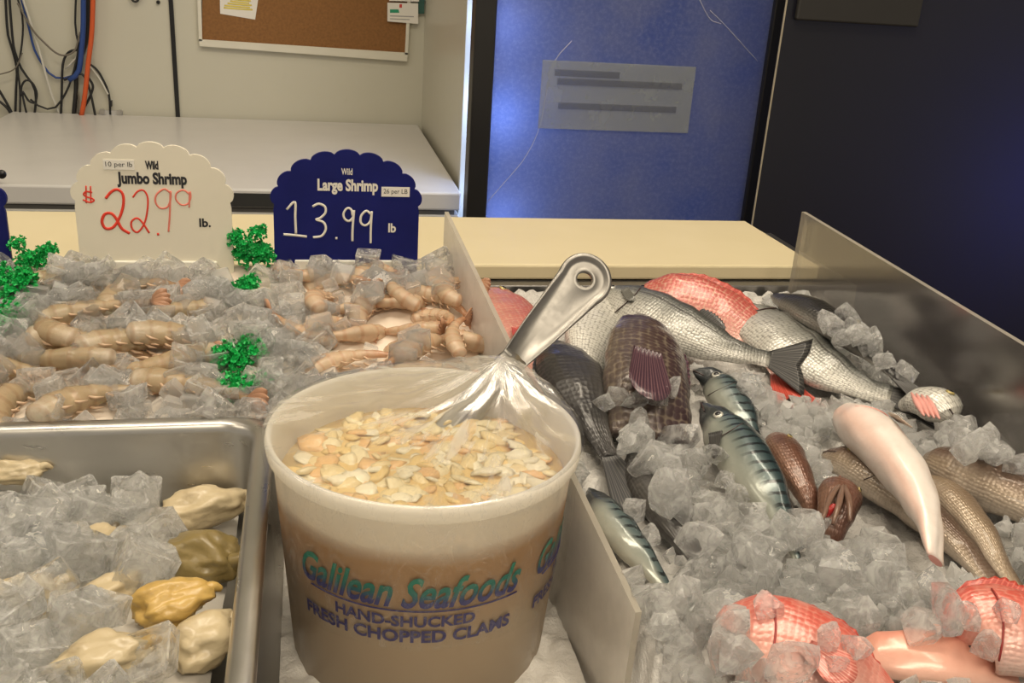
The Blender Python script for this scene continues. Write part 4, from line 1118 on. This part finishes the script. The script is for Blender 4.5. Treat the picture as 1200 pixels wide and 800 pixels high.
M['bream'] = fish_mat('white_bream_skin', [(.0, (.12, .12, .11)), (.25, (.36, .355, .32)), (.6, (.66, .64, .58)), (1, (.76, .73, .67))], (28, 22), .5, .15, .26, blotch=.05)
M['snapper'] = fish_mat('red_snapper_skin', [(.0, (.36, .045, .035)), (.3, (.46, .10, .08)), (.6, (.55, .22, .18)), (1, (.68, .45, .39))], (26, 20), .55, .1, .34, blotch=.2, bcol=(.22, .05, .05), light=(.62, .42, .30))
M['sea_bass'] = fish_mat('black_sea_bass_skin', [(.0, (.032, .018, .022)), (.3, (.055, .030, .034)), (.55, (.085, .055, .048)), (1, (.11, .085, .07))], (17, 14), .6, .15, .3, blotch=.3, bcol=(.02, .012, .014), light=(.26, .21, .15), head=(.46, (.045, .022, .030)))
M['dark_fish'] = fish_mat('dark_striped_skin', [(.0, (.016, .014, .014)), (.4, (.030, .027, .026)), (1, (.09, .085, .08))], (20, 16), .3, .1, .32, blotch=.3, bcol=(.012, .011, .012), light=(.075, .07, .065))
M['black_back'] = fish_mat('black_back_skin', [(.0, (.010, .0095, .009)), (.5, (.016, .015, .014)), (.75, (.04, .037, .033)), (1, (.3, .28, .25))], (26, 18), .3, .1, .3)
M['mackerel'] = fish_mat('mackerel_skin', [(.0, (.012, .018, .021)), (.25, (.035, .06, .066)), (.42, (.12, .16, .16)), (.60, (.30, .32, .28)), (1, (.46, .45, .38))], None, 0, .25, .24, head=(.30, (.045, .05, .052)), stripes=(70, .50), blotch=.15, bcol=(.010, .013, .015))
M['whiting'] = fish_mat('brown_whiting_skin', [(.0, (.035, .019, .012)), (.3, (.070, .040, .025)), (.55, (.135, .085, .057)), (.75, (.32, .25, .18)), (1, (.60, .51, .42))], (34, 20), .15, .2, .28, blotch=.45, bcol=(.07, .04, .025))
M['whiting_belly'] = fish_mat('pale_whiting_belly', [(.0, (.42, .30, .21)), (.22, (.62, .50, .42)), (.4, (.78, .70, .63)), (.60, (.80, .73, .67)), (.8, (.80, .70, .64)), (1, (.78, .55, .47))], None, 0, .05, .34, blotch=.35, bcol=(.55, .40, .33))
M['tan_whiting'] = fish_mat('tan_whiting_skin', [(.0, (.085, .055, .033)), (.3, (.165, .112, .070)), (.6, (.30, .225, .15)), (1, (.56, .47, .37))], (34, 20), .15, .2, .28, blotch=.3, bcol=(.14, .08, .05))
M['brown_fish'] = fish_mat('red_brown_fish_skin', [(.0, (.07, .028, .018)), (.4, (.15, .065, .042)), (1, (.28, .16, .11))], (30, 18), .3, .2, .28, blotch=.5, bcol=(.03, .012, .008))
M['red_fish'] = fish_mat('bright_red_fish_skin', [(.0, (.56, .06, .04)), (.35, (.60, .13, .095)), (.6, (.68, .33, .27)), (1, (.76, .56, .49))], (30, 22), .3, .1, .28, blotch=.4, bcol=(.82, .55, .45), light=(.80, .45, .36))
M['pink_fish'] = fish_mat('smooth_pink_fish_skin', [(.0, (.66, .24, .17)), (.4, (.72, .34, .25)), (1, (.80, .52, .42))], None, 0, .1, .3, blotch=.2, bcol=(.55, .16, .10))
M['eye_gold'] = plain('eye_gold', (.42, .34, .14), .12, .3, .2, 200)
M['eye_silver'] = plain('eye_silver', (.50, .49, .44), .12, .3, .2, 200)
M['pupil'] = plain('pupil', (.006, .006, .008), .05)
M['mouth_dark'] = plain('mouth_dark', (.05, .03, .028), .4)
M['mouth_red'] = plain('mouth_red', (.34, .02, .018), .2)
M['jaw'] = plain('pale_jaw', (.17, .10, .07), .3, 0, .3, 150)
M['gill_pink'] = plain('gill_pink', (.72, .34, .30), .3, 0, .2, 120)
def fin_mat(name, a, b, rough=.35):
    k = N(name); tc = k.n('TexCoord'); sp = k.n('SeparateXYZ', {0: tc.outputs['UV']})
    s = k.ramp(k.math('SINE', k.math('MULTIPLY', sp.outputs[0], 110.0)), [(.35, (0, 0, 0)), (.7, (1, 1, 1))])
    c = k.mix(s, a, b); c = k.mix(k.math('MULTIPLY', k.noise(k.coord(), 90, 3), .4), c, a)
    return k.done(k.p(c, rough, .05, **{'Coat Weight': .3}))
M['fin_dark'] = fin_mat('dark_fin', (.022, .021, .022), (.10, .095, .085))
M['fin_grey'] = fin_mat('grey_fin', (.07, .07, .062), (.26, .25, .22))
M['fin_purple'] = fin_mat('purple_fin', (.055, .025, .038), (.17, .09, .10))
M['fin_red'] = fin_mat('red_fin', (.40, .045, .03), (.58, .13, .09))
M['fin_pink'] = fin_mat('pink_fin', (.52, .13, .10), (.72, .36, .29))
M['gill_red'] = plain('gill_red', (.30, .03, .025), .4)
M['fin_pale'] = fin_mat('pale_fin', (.46, .36, .28), (.66, .56, .48))
M['fin_tan'] = fin_mat('tan_fin', (.20, .13, .08), (.40, .31, .2))

def fan(name, root_a, root_b, tip_fn, mat, parent, K=18, Mm=7, nrm=Vector((0, 0, 1)), ridge=.0006, thick=.0007):
    """A ray fin: K rays from the root segment to tip_fn(u), ridged across and with a real thickness."""
    V, F, UV = [], [], []
    for layer in (1, -1):
        for i in range(K):
            u = i / (K - 1); a = root_a.lerp(root_b, u); b = tip_fn(u)
            for j in range(Mm):
                s = j / (Mm - 1); p = a.lerp(b, s) + nrm * ((ridge * (1 if i % 2 else -1)) * (1 - .3 * s) + layer * thick / 2 * (1 - .6 * s))
                V.append(p); UV.append((u, s))
    o = K * Mm
    for i in range(K - 1):
        for j in range(Mm - 1):
            q = (i * Mm + j, (i + 1) * Mm + j, (i + 1) * Mm + j + 1, i * Mm + j + 1); F.append(q); F.append(tuple(o + t for t in q[::-1]))
    for i in range(K - 1):
        for j in (0, Mm - 1): F.append((i * Mm + j, (i + 1) * Mm + j, o + (i + 1) * Mm + j, o + i * Mm + j))
    for j in range(Mm - 1):
        for i in (0, K - 1): F.append((i * Mm + j, i * Mm + j + 1, o + i * Mm + j + 1, o + i * Mm + j))
    return mesh(name, V, F, mat, parent, uv=UV)

def fish(label, pts, hpx, side, mat, prof='bass', wr=.5, roll=0, tilt=28, tail=None, dorsal=None, pect=None, eye=None, mouth=False, gill=False, finmat='fin_grey', group=None, name='fish', vent=1.0, stampr=.006, cut=None, anal=None, gillmat='mouth_dark', rough_amp=.025):
    C = catmull([on_bed(*p) for p in pts], 52); n = len(C); sd = 30
    tl = math.radians(tilt); n0 = Vector((0, -math.sin(tl), math.cos(tl))); fr = []
    for i in range(n):
        t = (C[min(n - 1, i + 1)] - C[max(0, i - 1)]).normalized()
        nn_ = (n0 - t * n0.dot(t)).normalized(); b = nn_.cross(t) * side
        a = math.radians(roll); fr.append((t, nn_ * math.cos(a) + b * math.sin(a), b * math.cos(a) - nn_ * math.sin(a)))
    pr = PROF[prof]; im = int(max(range(n), key=lambda i: interp(pr, i / (n - 1))))
    p0 = proj(C[im]); pa = proj(C[min(n - 1, im + 2)]); tp = (pa[0] - p0[0], pa[1] - p0[1]); l_ = math.hypot(*tp) or 1
    def pxm(v):
        q = proj(C[im] + v * .01); return abs((q[0] - p0[0]) * tp[1] - (q[1] - p0[1]) * tp[0]) / l_ * 100
    px = math.hypot(pxm(fr[im][2]), pxm(fr[im][1]) * wr)
    H = hpx / px
    slen = [0.0]
    for i in range(1, n): slen.append(slen[-1] + (C[i] - C[i - 1]).length)
    def surf(t, th, off=0.0):
        x = t * (n - 1); i = min(n - 2, int(x)); f = x - i
        c = C[i].lerp(C[i + 1], f); tt, nn_, b = (fr[i][j].lerp(fr[i + 1][j], f) for j in range(3))
        h = interp(pr, t) * H; ww = h * wr * (1 if t < .75 else 1 - .6 * (t - .75) / .25)
        s_, c_2 = math.sin(th), math.cos(th)
        q = b * (c_2 * h * (1 if c_2 > 0 else vent)) + nn_ * (math.copysign(abs(s_) ** .92, s_) * ww)
        return c + q + (b * c_2 + nn_ * s_) * off
    root = empty(name, C[n // 2], label, 'fish', group)
    V, F, UV = [], [], []
    for i in range(n):
        t = i / (n - 1)
        for k_ in range(sd):
            th = 2 * math.pi * k_ / sd; V.append(surf(t, th, H * rough_amp * 2 * noise.noise(Vector((slen[i] * 60, math.cos(th) * 1.6, math.sin(th) * 1.6 + pts[0][0]))))); UV.append((slen[i] * 10, 1 - abs(1 - k_ / (sd / 2))))
    for i in range(n - 1):
        for k_ in range(sd): F.append((i * sd + k_, i * sd + (k_ + 1) % sd, (i + 1) * sd + (k_ + 1) % sd, (i + 1) * sd + k_))
    F += [tuple(range(sd))[::-1], tuple((n - 1) * sd + k_ for k_ in range(sd))]
    mesh('body', V, F, M[mat], root, uv=UV)
    hf.stamp([v for v in V], stampr)
    if tail:
        lpx, spread, fork = tail; t, nn_, b = fr[-1]; hh = interp(pr, 1) * H; Lt = lpx * (C[-1] - CAM).length / FPX
        def tip(u):
            a = (u - .5) * 2 * math.radians(spread); L_ = Lt * (1 - fork * (1 - abs(2 * u - 1) ** 1.3))
            return C[-1] + t * L_ * math.cos(a) + b * L_ * math.sin(a) + nn_ * .002
        o = fan('tail_fin', C[-1] - t * .004 - b * hh * .8, C[-1] - t * .004 + b * hh * .8, tip, M[finmat], root, 22, 7, nn_)
        hf.stamp([o.matrix_world @ v.co + C[n // 2] for v in o.data.vertices], .005)
    for dt, ang in ((dorsal, 0.0), (anal, math.pi)):
        if not dt: continue
        t0, t1, hgt, lay = dt; A, B = surf(t0, ang), surf(t1, ang); i = int((t0 + t1) / 2 * (n - 1)); t, nn_, b = fr[i]
        b = b if ang == 0 else -b; K = 20; V, F, UV = [], [], []
        for layer in (1, -1):
            for k_ in range(K):
                u = k_ / (K - 1); base_ = surf(t0 + (t1 - t0) * u, ang, -.0015); prf = math.sin(math.pi * min(1, .12 + u * .88)) ** .6
                tipv = (b * math.cos(lay) + nn_ * math.sin(lay) + t * .45) * hgt * H * prf * (1.0 if k_ % 2 else .86)
                for j in range(4): V.append(base_ + tipv * (j / 3) + nn_ * (layer * .0004 + (.0004 if k_ % 2 else -.0004))); UV.append((u, j / 3))
        o_ = K * 4
        for k_ in range(K - 1):
            for j in range(3):
                q = (k_ * 4 + j, k_ * 4 + 4 + j, k_ * 4 + 5 + j, k_ * 4 + 1 + j); F += [q, tuple(o_ + x for x in q[::-1])]
            F.append((k_ * 4 + 3, k_ * 4 + 7, o_ + k_ * 4 + 7, o_ + k_ * 4 + 3))
        mesh('dorsal_fin' if ang == 0 else 'anal_fin', V, F, M[finmat], root, uv=UV)
    if pect:
        t0, th, lpx, ang, spread = pect[:5]; pm = pect[5] if len(pect) > 5 else finmat
        c = surf(t0, th, .002); i = int(t0 * (n - 1)); t, nn_, b = fr[i]; L_ = lpx * (c - CAM).length / FPX
        def tip2(u):
            a = math.radians(ang + (u - .5) * 2 * spread)
            return c + (t * math.cos(a) - b * math.sin(a)) * L_ * (1 - .35 * abs(2 * u - 1) ** 2) + nn_ * .003
        a = math.radians(ang); e = (t * math.sin(a) + b * math.cos(a)) * L_ * .16
        fan('pectoral_fin', c + e, c - e, tip2, M[pm], root, 16, 6, nn_)
    if eye:
        te, the, re, em = eye; c = surf(te, the, 0); c2 = surf(te, the, .01); d = (c2 - c).normalized(); re = re * H
        bm = bmesh.new(); bmesh.ops.create_uvsphere(bm, u_segments=20, v_segments=12, radius=re)
        rq = d.to_track_quat('Z', 'Y').to_matrix().to_4x4()
        for v in bm.verts: v.co.z *= .45
        bmesh.ops.transform(bm, matrix=Matrix.Translation(c) @ rq, verts=bm.verts[:])
        e_ = bm_obj('eye', bm, M[em], root, True)
        bm = bmesh.new(); bmesh.ops.create_uvsphere(bm, u_segments=16, v_segments=10, radius=re * .58)
        for v in bm.verts: v.co.z *= .4
        bmesh.ops.transform(bm, matrix=Matrix.Translation(c + d * re * .33) @ rq, verts=bm.verts[:])
        bm_obj('pupil', bm, M['pupil'], e_, True)
    if mouth:
        P = [surf(.004 + .085 * i / 9, math.radians(105 + 8 * i / 9), .0003) for i in range(10)]
        v, f = tube_geo(P, [H * .035] * 10, 6); mesh('mouth', v, f, M['mouth_dark' if mouth is True else mouth], root)
    if gill:
        g0 = gill if isinstance(gill, float) else .22
        P = [surf(g0 + .035 * math.sin(math.pi * i / 15), math.radians(48 + 105 * i / 15), .0002) for i in range(16)]
        v, f = tube_geo(P, H * .022, 6); mesh('gill_slit', v, f, M[gillmat], root)
    if cut:
        t, nn_, b = fr[-1]; h = interp(pr, 1) * H * .9
        V = [C[-1] + t * .0012] + [C[-1] + t * .0006 + (surf(1, 2 * math.pi * k_ / 16) - C[-1]) * .86 for k_ in range(16)]
        mesh('cut_end', V, [(0, k_ + 1, (k_ + 1) % 16 + 1) for k_ in range(16)], M[cut], root)
    return root

# back row
fish('red snapper behind the ladle handle against the left divider', [(572, 340, .010), (600, 385, .014), (628, 425, .014), (648, 470, .01)], 36, 1, 'snapper', 'snapper', .5, 0, 40, eye=(.1, 1.1, .14, 'eye_gold'), pect=(.55, 1.7, 42, 10, 20, 'fin_red'), finmat='fin_red')
fish('red snapper with golden scale edges lying under the cutting board', [(738, 352, .022), (790, 356, .030), (845, 372, .026), (888, 402, .016), (912, 440, .008)], 38, 1, 'snapper', 'snapper', .45, 0, 52, tail=(72, 28, .45), dorsal=(.2, .7, .18, .2), eye=(.07, .9, .13, 'eye_gold'), finmat='fin_red')
fish('white silver bream standing beside the ladle handle', [(722, 352, .016), (702, 384, .020), (688, 430, .018), (684, 480, .006)], 40, 1, 'bream', 'snapper', .5, 0, 44, dorsal=(.1, .5, .2, .5), finmat='fin_grey')
fish('silver bass with a dark tail lying in front of the red snapper', [(704, 342, .034), (735, 354, .036), (790, 382, .034), (850, 408, .030), (902, 421, .026)], 31, 1, 'bass', 'bass', .5, 0, 50, (56, 40, .4), (.55, .74, .30, .3), (.17, 1.35, 30, 30, 16, 'fin_grey'), (.07, 1.0, .15, 'eye_silver'), True, True, finmat='fin_dark')
fish('black backed fish lying beside the right acrylic divider', [(905, 346, .036), (948, 364, .044), (998, 398, .042), (1050, 442, .030)], 19, 1, 'black_back', 'bass', .6, 0, 40, (62, 14, .3), finmat='fin_dark')
fish('large silver bass with its tail touching the right acrylic divider', [(862, 356, .020), (900, 386, .022), (952, 424, .022), (1006, 452, .019), (1044, 464, .017)], 34, 1, 'bass', 'bass', .5, 0, 50, (56, 26, .3), None, None, (.06, 1.0, .14, 'eye_silver'), True, True, finmat='fin_dark')
fish('purple black sea bass with a spread pectoral fin', [(756, 374, .036), (757, 405, .038), (758, 455, .032), (762, 515, .012)], 50, 1, 'sea_bass', 'head_on', .55, 0, 45, None, (.1, .7, .16, .5), (.60, 1.75, 110, 0, 20, 'fin_purple'), None, finmat='fin_purple')
fish('dark grey fish with a ragged tail beside the clam tub', [(648, 400, .022), (668, 440, .026), (690, 490, .022), (715, 535, .016)], 37, -1, 'dark_fish', 'bass', .55, 0, 36, (100, 19, .15), (.15, .7, .15, .4), None, None, finmat='fin_dark')
# mackerel
fish('mackerel lying behind the front mackerel with its yellow lips up', [(812, 434, .028), (838, 448, .024), (866, 487, .020), (895, 540, .008)], 23, 1, 'mackerel', 'mackerel', .7, -22, 20, None, None, None, (.20, 1.45, .24, 'eye_silver'), True, .36)
fish('striped blue green mackerel lying on top of the ice', [(822, 472, .034), (845, 500, .030), (882, 552, .028), (914, 606, .020), (940, 668, .002)], 32, 1, 'mackerel', 'mackerel', .7, -28, 20, None, None, (.30, 2.0, 50, 22, 9, 'fin_dark'), (.17, 1.45, .20, 'eye_silver'), True, .30)
fish('dark silver mackerel under the ice beside the left divider', [(690, 572, .014), (718, 612, .016), (757, 660, .012), (800, 715, -.002)], 21, 1, 'mackerel', 'mackerel', .7, 0, 20)
fish('dark fish buried in the ice between the tub and the mackerel', [(738, 530, .010), (768, 580, .014), (803, 635, .012), (838, 692, .0)], 25, 1, 'dark_fish', 'mackerel', .7, 0, 20, finmat='fin_dark')
# brown whiting group
fish('small red brown fish standing between mackerel and whiting', [(908, 512, .020), (925, 540, .024), (945, 580, .018), (962, 620, .002)], 21, 1, 'brown_fish', 'whiting', .8, 0, 20, None, None, None, (.2, 1.3, .16, 'eye_gold'), finmat='fin_tan')
mh = fish('brown fish head with an open red mouth poking from the ice', [(987, 568, .022), (982, 590, .024), (974, 622, .014), (965, 660, -.006)], 27, 1, 'brown_fish', 'whiting', .8, 0, 20, None, None, None, (.20, .8, .14, 'eye_gold'), 'mouth_red', False)
mo = on_bed(973, 598, .036); mv = (CAM - mo).normalized(); mu = Vector((.35, -.1, .9)); mu = (mu - mv * mu.dot(mv)).normalized(); ms = mv.cross(mu)
bm = bmesh.new(); bmesh.ops.create_uvsphere(bm, u_segments=20, v_segments=12, radius=1)
for v in bm.verts: v.co = mo + mu * v.co.x * .0055 + ms * v.co.y * .0024 + mv * v.co.z * .0025
bm_obj('mouth_interior', bm, M['mouth_red'], mh, True)
for P in ([(985, 567), (974, 582), (964, 608)], [(988, 568), (983, 590), (976, 614)], [(990, 569), (995, 588), (996, 610)]):
    v, f = tube_geo(catmull([on_bed(a, b, .034 + .006 * (1 - abs(b - 590) / 25)) for a, b in P], 12), [.0012 + .001 * math.sin(math.pi * i / 11) for i in range(12)], 8)
    mesh('jaw', v, f, M['jaw'], mh)
fish('brown whiting with a dark head lying under the pale whiting', [(965, 532, .014), (1000, 545, .018), (1055, 580, .016), (1108, 625, .014), (1150, 668, .010), (1178, 705, .004)], 25, 1, 'whiting', 'whiting', .75, 0, 22, None, None, None, (.13, 1.35, .2, 'eye_gold'), True, .27)
fish('slender tan whiting curving down beside the brown whiting', [(1080, 560, .016), (1115, 585, .020), (1150, 625, .018), (1176, 668, .012), (1205, 705, .004)], 20, 1, 'tan_whiting', 'whiting', .8, 0, 22)
fish('thick brown whiting at the right edge of the ice', [(1082, 538, .016), (1120, 550, .022), (1185, 578, .022), (1260, 615, .016), (1330, 650, .010)], 32, 1, 'whiting', 'whiting', .75, 0, 26, None, (.25, .6, .14, .3))
fish('pale whiting lying belly up across the other whiting', [(985, 486, .030), (1018, 508, .038), (1058, 552, .040), (1086, 606, .036), (1096, 656, .028)], 31, 1, 'whiting_belly', 'whiting', .85, 35, 20, None, None, (.26, 1.5, 44, 14, 16, 'fin_pale'), None, True, .2, cut='gill_pink', gillmat='gill_pink', finmat='fin_tan')
hd = fish('silver fish head with pink gills by the right divider', [(1118, 492, .024), (1104, 478, .028), (1082, 470, .024), (1050, 480, .0)], 22, -1, 'bream', 'whiting', .7, 0, 25, None, None, None, (.22, 1.2, .2, 'eye_gold'), True, False)
for i in range(4):
    P = [at(1068 + 6 * i + a * .3, 462 + 1.5 * i + a, y=.64) for a in (0, 8, 16, 26)]
    c0 = on_bed(1078, 475, .034); P = [on_bed(1068 + 6 * i + a * .55, 460 + 1.2 * i + a, .036 + .001 * i) for a in (0, 8, 16, 27)]
    v, f = tube_geo(catmull(P, 12), [.0008 + .0018 * math.sin(math.pi * j / 11) for j in range(12)], 6); mesh('gill_filament', v, f, M['gill_pink'], hd)
# red fish in front
fish('big bright red fish half buried in ice at the bottom of the bed', [(838, 762, .012), (880, 752, .024), (950, 770, .026), (1020, 812, .018), (1090, 850, .006)], 60, 1, 'red_fish', 'snapper', .55, 0, 30, None, (.3, .8, .14, .5), (.4, 1.7, 58, 25, 34, 'fin_pink'), (.09, 1.25, .15, 'eye_silver'), True, .25, finmat='fin_red', gillmat='gill_red')
fish('smooth pink fish body between the two red fish', [(1010, 765, .006), (1060, 768, .012), (1120, 775, .012), (1190, 790, .006)], 30, 1, 'pink_fish', 'trunk', .5, 0, 25)
fish('red fish with a spiny back at the lower right corner', [(1120, 755, .014), (1150, 735, .026), (1210, 745, .028), (1290, 775, .016)], 52, 1, 'red_fish', 'snapper', .6, 0, 30, None, (.1, .6, .28, .2), None, (.1, 1.1, .12, 'eye_silver'), True, .28, finmat='fin_red', gillmat='gill_red')

# ------------------------------------------------------------------ crushed ice round the fish
k = N('packed_ice'); v_ = k.coord(); n_ = k.noise(v_, 70, 5, .7); n2_ = k.noise(v_, 16, 3)
c_ = k.mix(n_, (.42, .40, .38), (.80, .78, .74)); c_ = k.mix(k.math('MULTIPLY', n2_, .3), c_, (.30, .29, .28))
M['packed_ice'] = k.done(k.p(c_, .25, Normal=k.bump(n_, .8, .008)))
hb = HF(0.135, 0.530, 0.33, 0.962, lambda x, y: bed_z(x, y) + .006 * noise.noise(Vector((x * 12, y * 12, 5))))
hb.h = np.array([[hb.h[i, j] if hb.x0 + i * hb.res > xl(hb.y0 + j * hb.res) + .002 else LEDGE + .0005 for j in range(hb.ny)] for i in range(hb.nx)])
hb.surface('packed_ice_bed', M['packed_ice'], 'packed crushed ice bed under the whole fish', 'ice', .002, 1, .0045)
LC, GC = 'irregular wet ice chunk lying round the whole fish', 'ice chunks round the fish'
EX = []
def chunk_at(px, py, s0=.022, s1=.034, sink=.1):
    p = hf.hit(px, py)
    if p and fin_(p.x, p.y) and not hides(hf, p.x, p.y, .022, FCLEAR): put_ice(hf, 'ice_chunk', p.x, p.y, R(s0, s1), CHUNKS, LC, GC, sink, 9)
# ice the photograph shows lying on top of the fish
for poly, n_c in (((700, 460, 800, 520), 16), ((705, 520, 820, 600), 20), ((830, 610, 960, 680), 22), ((930, 455, 1000, 500), 6), ((850, 425, 905, 470), 7), ((690, 640, 830, 780), 22), ((850, 740, 890, 800), 5), ((885, 715, 905, 735), 2), ((960, 625, 1060, 700), 14), ((905, 690, 1000, 720), 0), ((1000, 700, 1110, 745), 8), ((940, 755, 990, 790), 3), ((1095, 715, 1125, 750), 4), ((1110, 490, 1190, 540), 10), ((955, 365, 1060, 440), 12), ((1040, 480, 1075, 510), 4)):
    for _ in range((n_c + 1) // 2): chunk_at(R(poly[0], poly[2]), R(poly[1], poly[3]))
for px, py, s in ((868, 765, .026), (858, 738, .02), (898, 716, .018), (925, 790, .028), (985, 792, .022), (965, 752, .018), (1150, 770, .02), (1180, 720, .016), (1135, 728, .018), (1000, 765, .018),
                  (972, 372, .022), (990, 384, .024), (1008, 396, .022), (1025, 408, .025), (1042, 424, .024), (1060, 440, .022), (1000, 400, .018), (1035, 432, .018), (1120, 500, .030), (1150, 520, .028), (1180, 535, .028), (1135, 530, .026), (1165, 545, .022), (1190, 552, .024), (1110, 515, .02),
                  (905, 628, .024), (930, 640, .028), (950, 622, .022), (880, 612, .02), (915, 650, .026), (745, 602, .02), (735, 520, .022), (860, 590, .022), (848, 560, .02), (838, 540, .02), (885, 622, .024), (762, 625, .016), (705, 480, .022), (722, 470, .02), (745, 478, .022), (770, 470, .022), (790, 462, .02)):
    p = hf.hit(px, py)
    if p and xl(p.y) + .012 < p.x < .522: put_ice(hf, 'ice_chunk', p.x, p.y, s, CHUNKS, LC, GC, .12, 9)
got = scatter(hf, 195, 'ice_chunk', CHUNKS, .018, .034, fin_, LC, GC, .30, 8, .02, 9, FCLEAR, .020)
# countless small crumbs: one object
parts = []; CR = [chunk_variant(M['ice_chunk'], 'crumb', 0) for _ in range(6)]
CRG = [([v.co.copy() for v in me.vertices], [tuple(p.vertices) for p in me.polygons]) for me in CR]
for me in CR: bpy.data.meshes.remove(me)
cnt = 0
gd = 0
while cnt < 3200 and gd < 60000:
    gd += 1
    x, y = R(.14, .525), R(.34, .955)
    if not fin_(x, y) or hf.masked(x, y, .006) > .35: continue
    if hf.mean(x, y, .006) - bed_z(x, y) > .014: continue
    if hf.masked(x, y, .008) > .04 and hides(hf, x, y, .012, FCLEAR): continue
    s = R(.008, .018); z = hf.mean(x, y, .005) + s * .2; rot = Matrix.Rotation(R(0, 6), 3, 'X') @ Matrix.Rotation(R(0, 6), 3, 'Z')
    v, f = CRG[cnt % 6]; parts.append(([rot @ q * s + Vector((x, y, z)) for q in v], f)); cnt += 1
    hf.raise_to(x, y, s * .3, z + s * .2)
o = mesh('crushed_ice', *merge(parts), M['ice_chunk'], None, smooth=False); tag(o, 'small crushed ice crumbs filling the gaps round the fish', 'ice', None, 'stuff')
print('chunks', got)
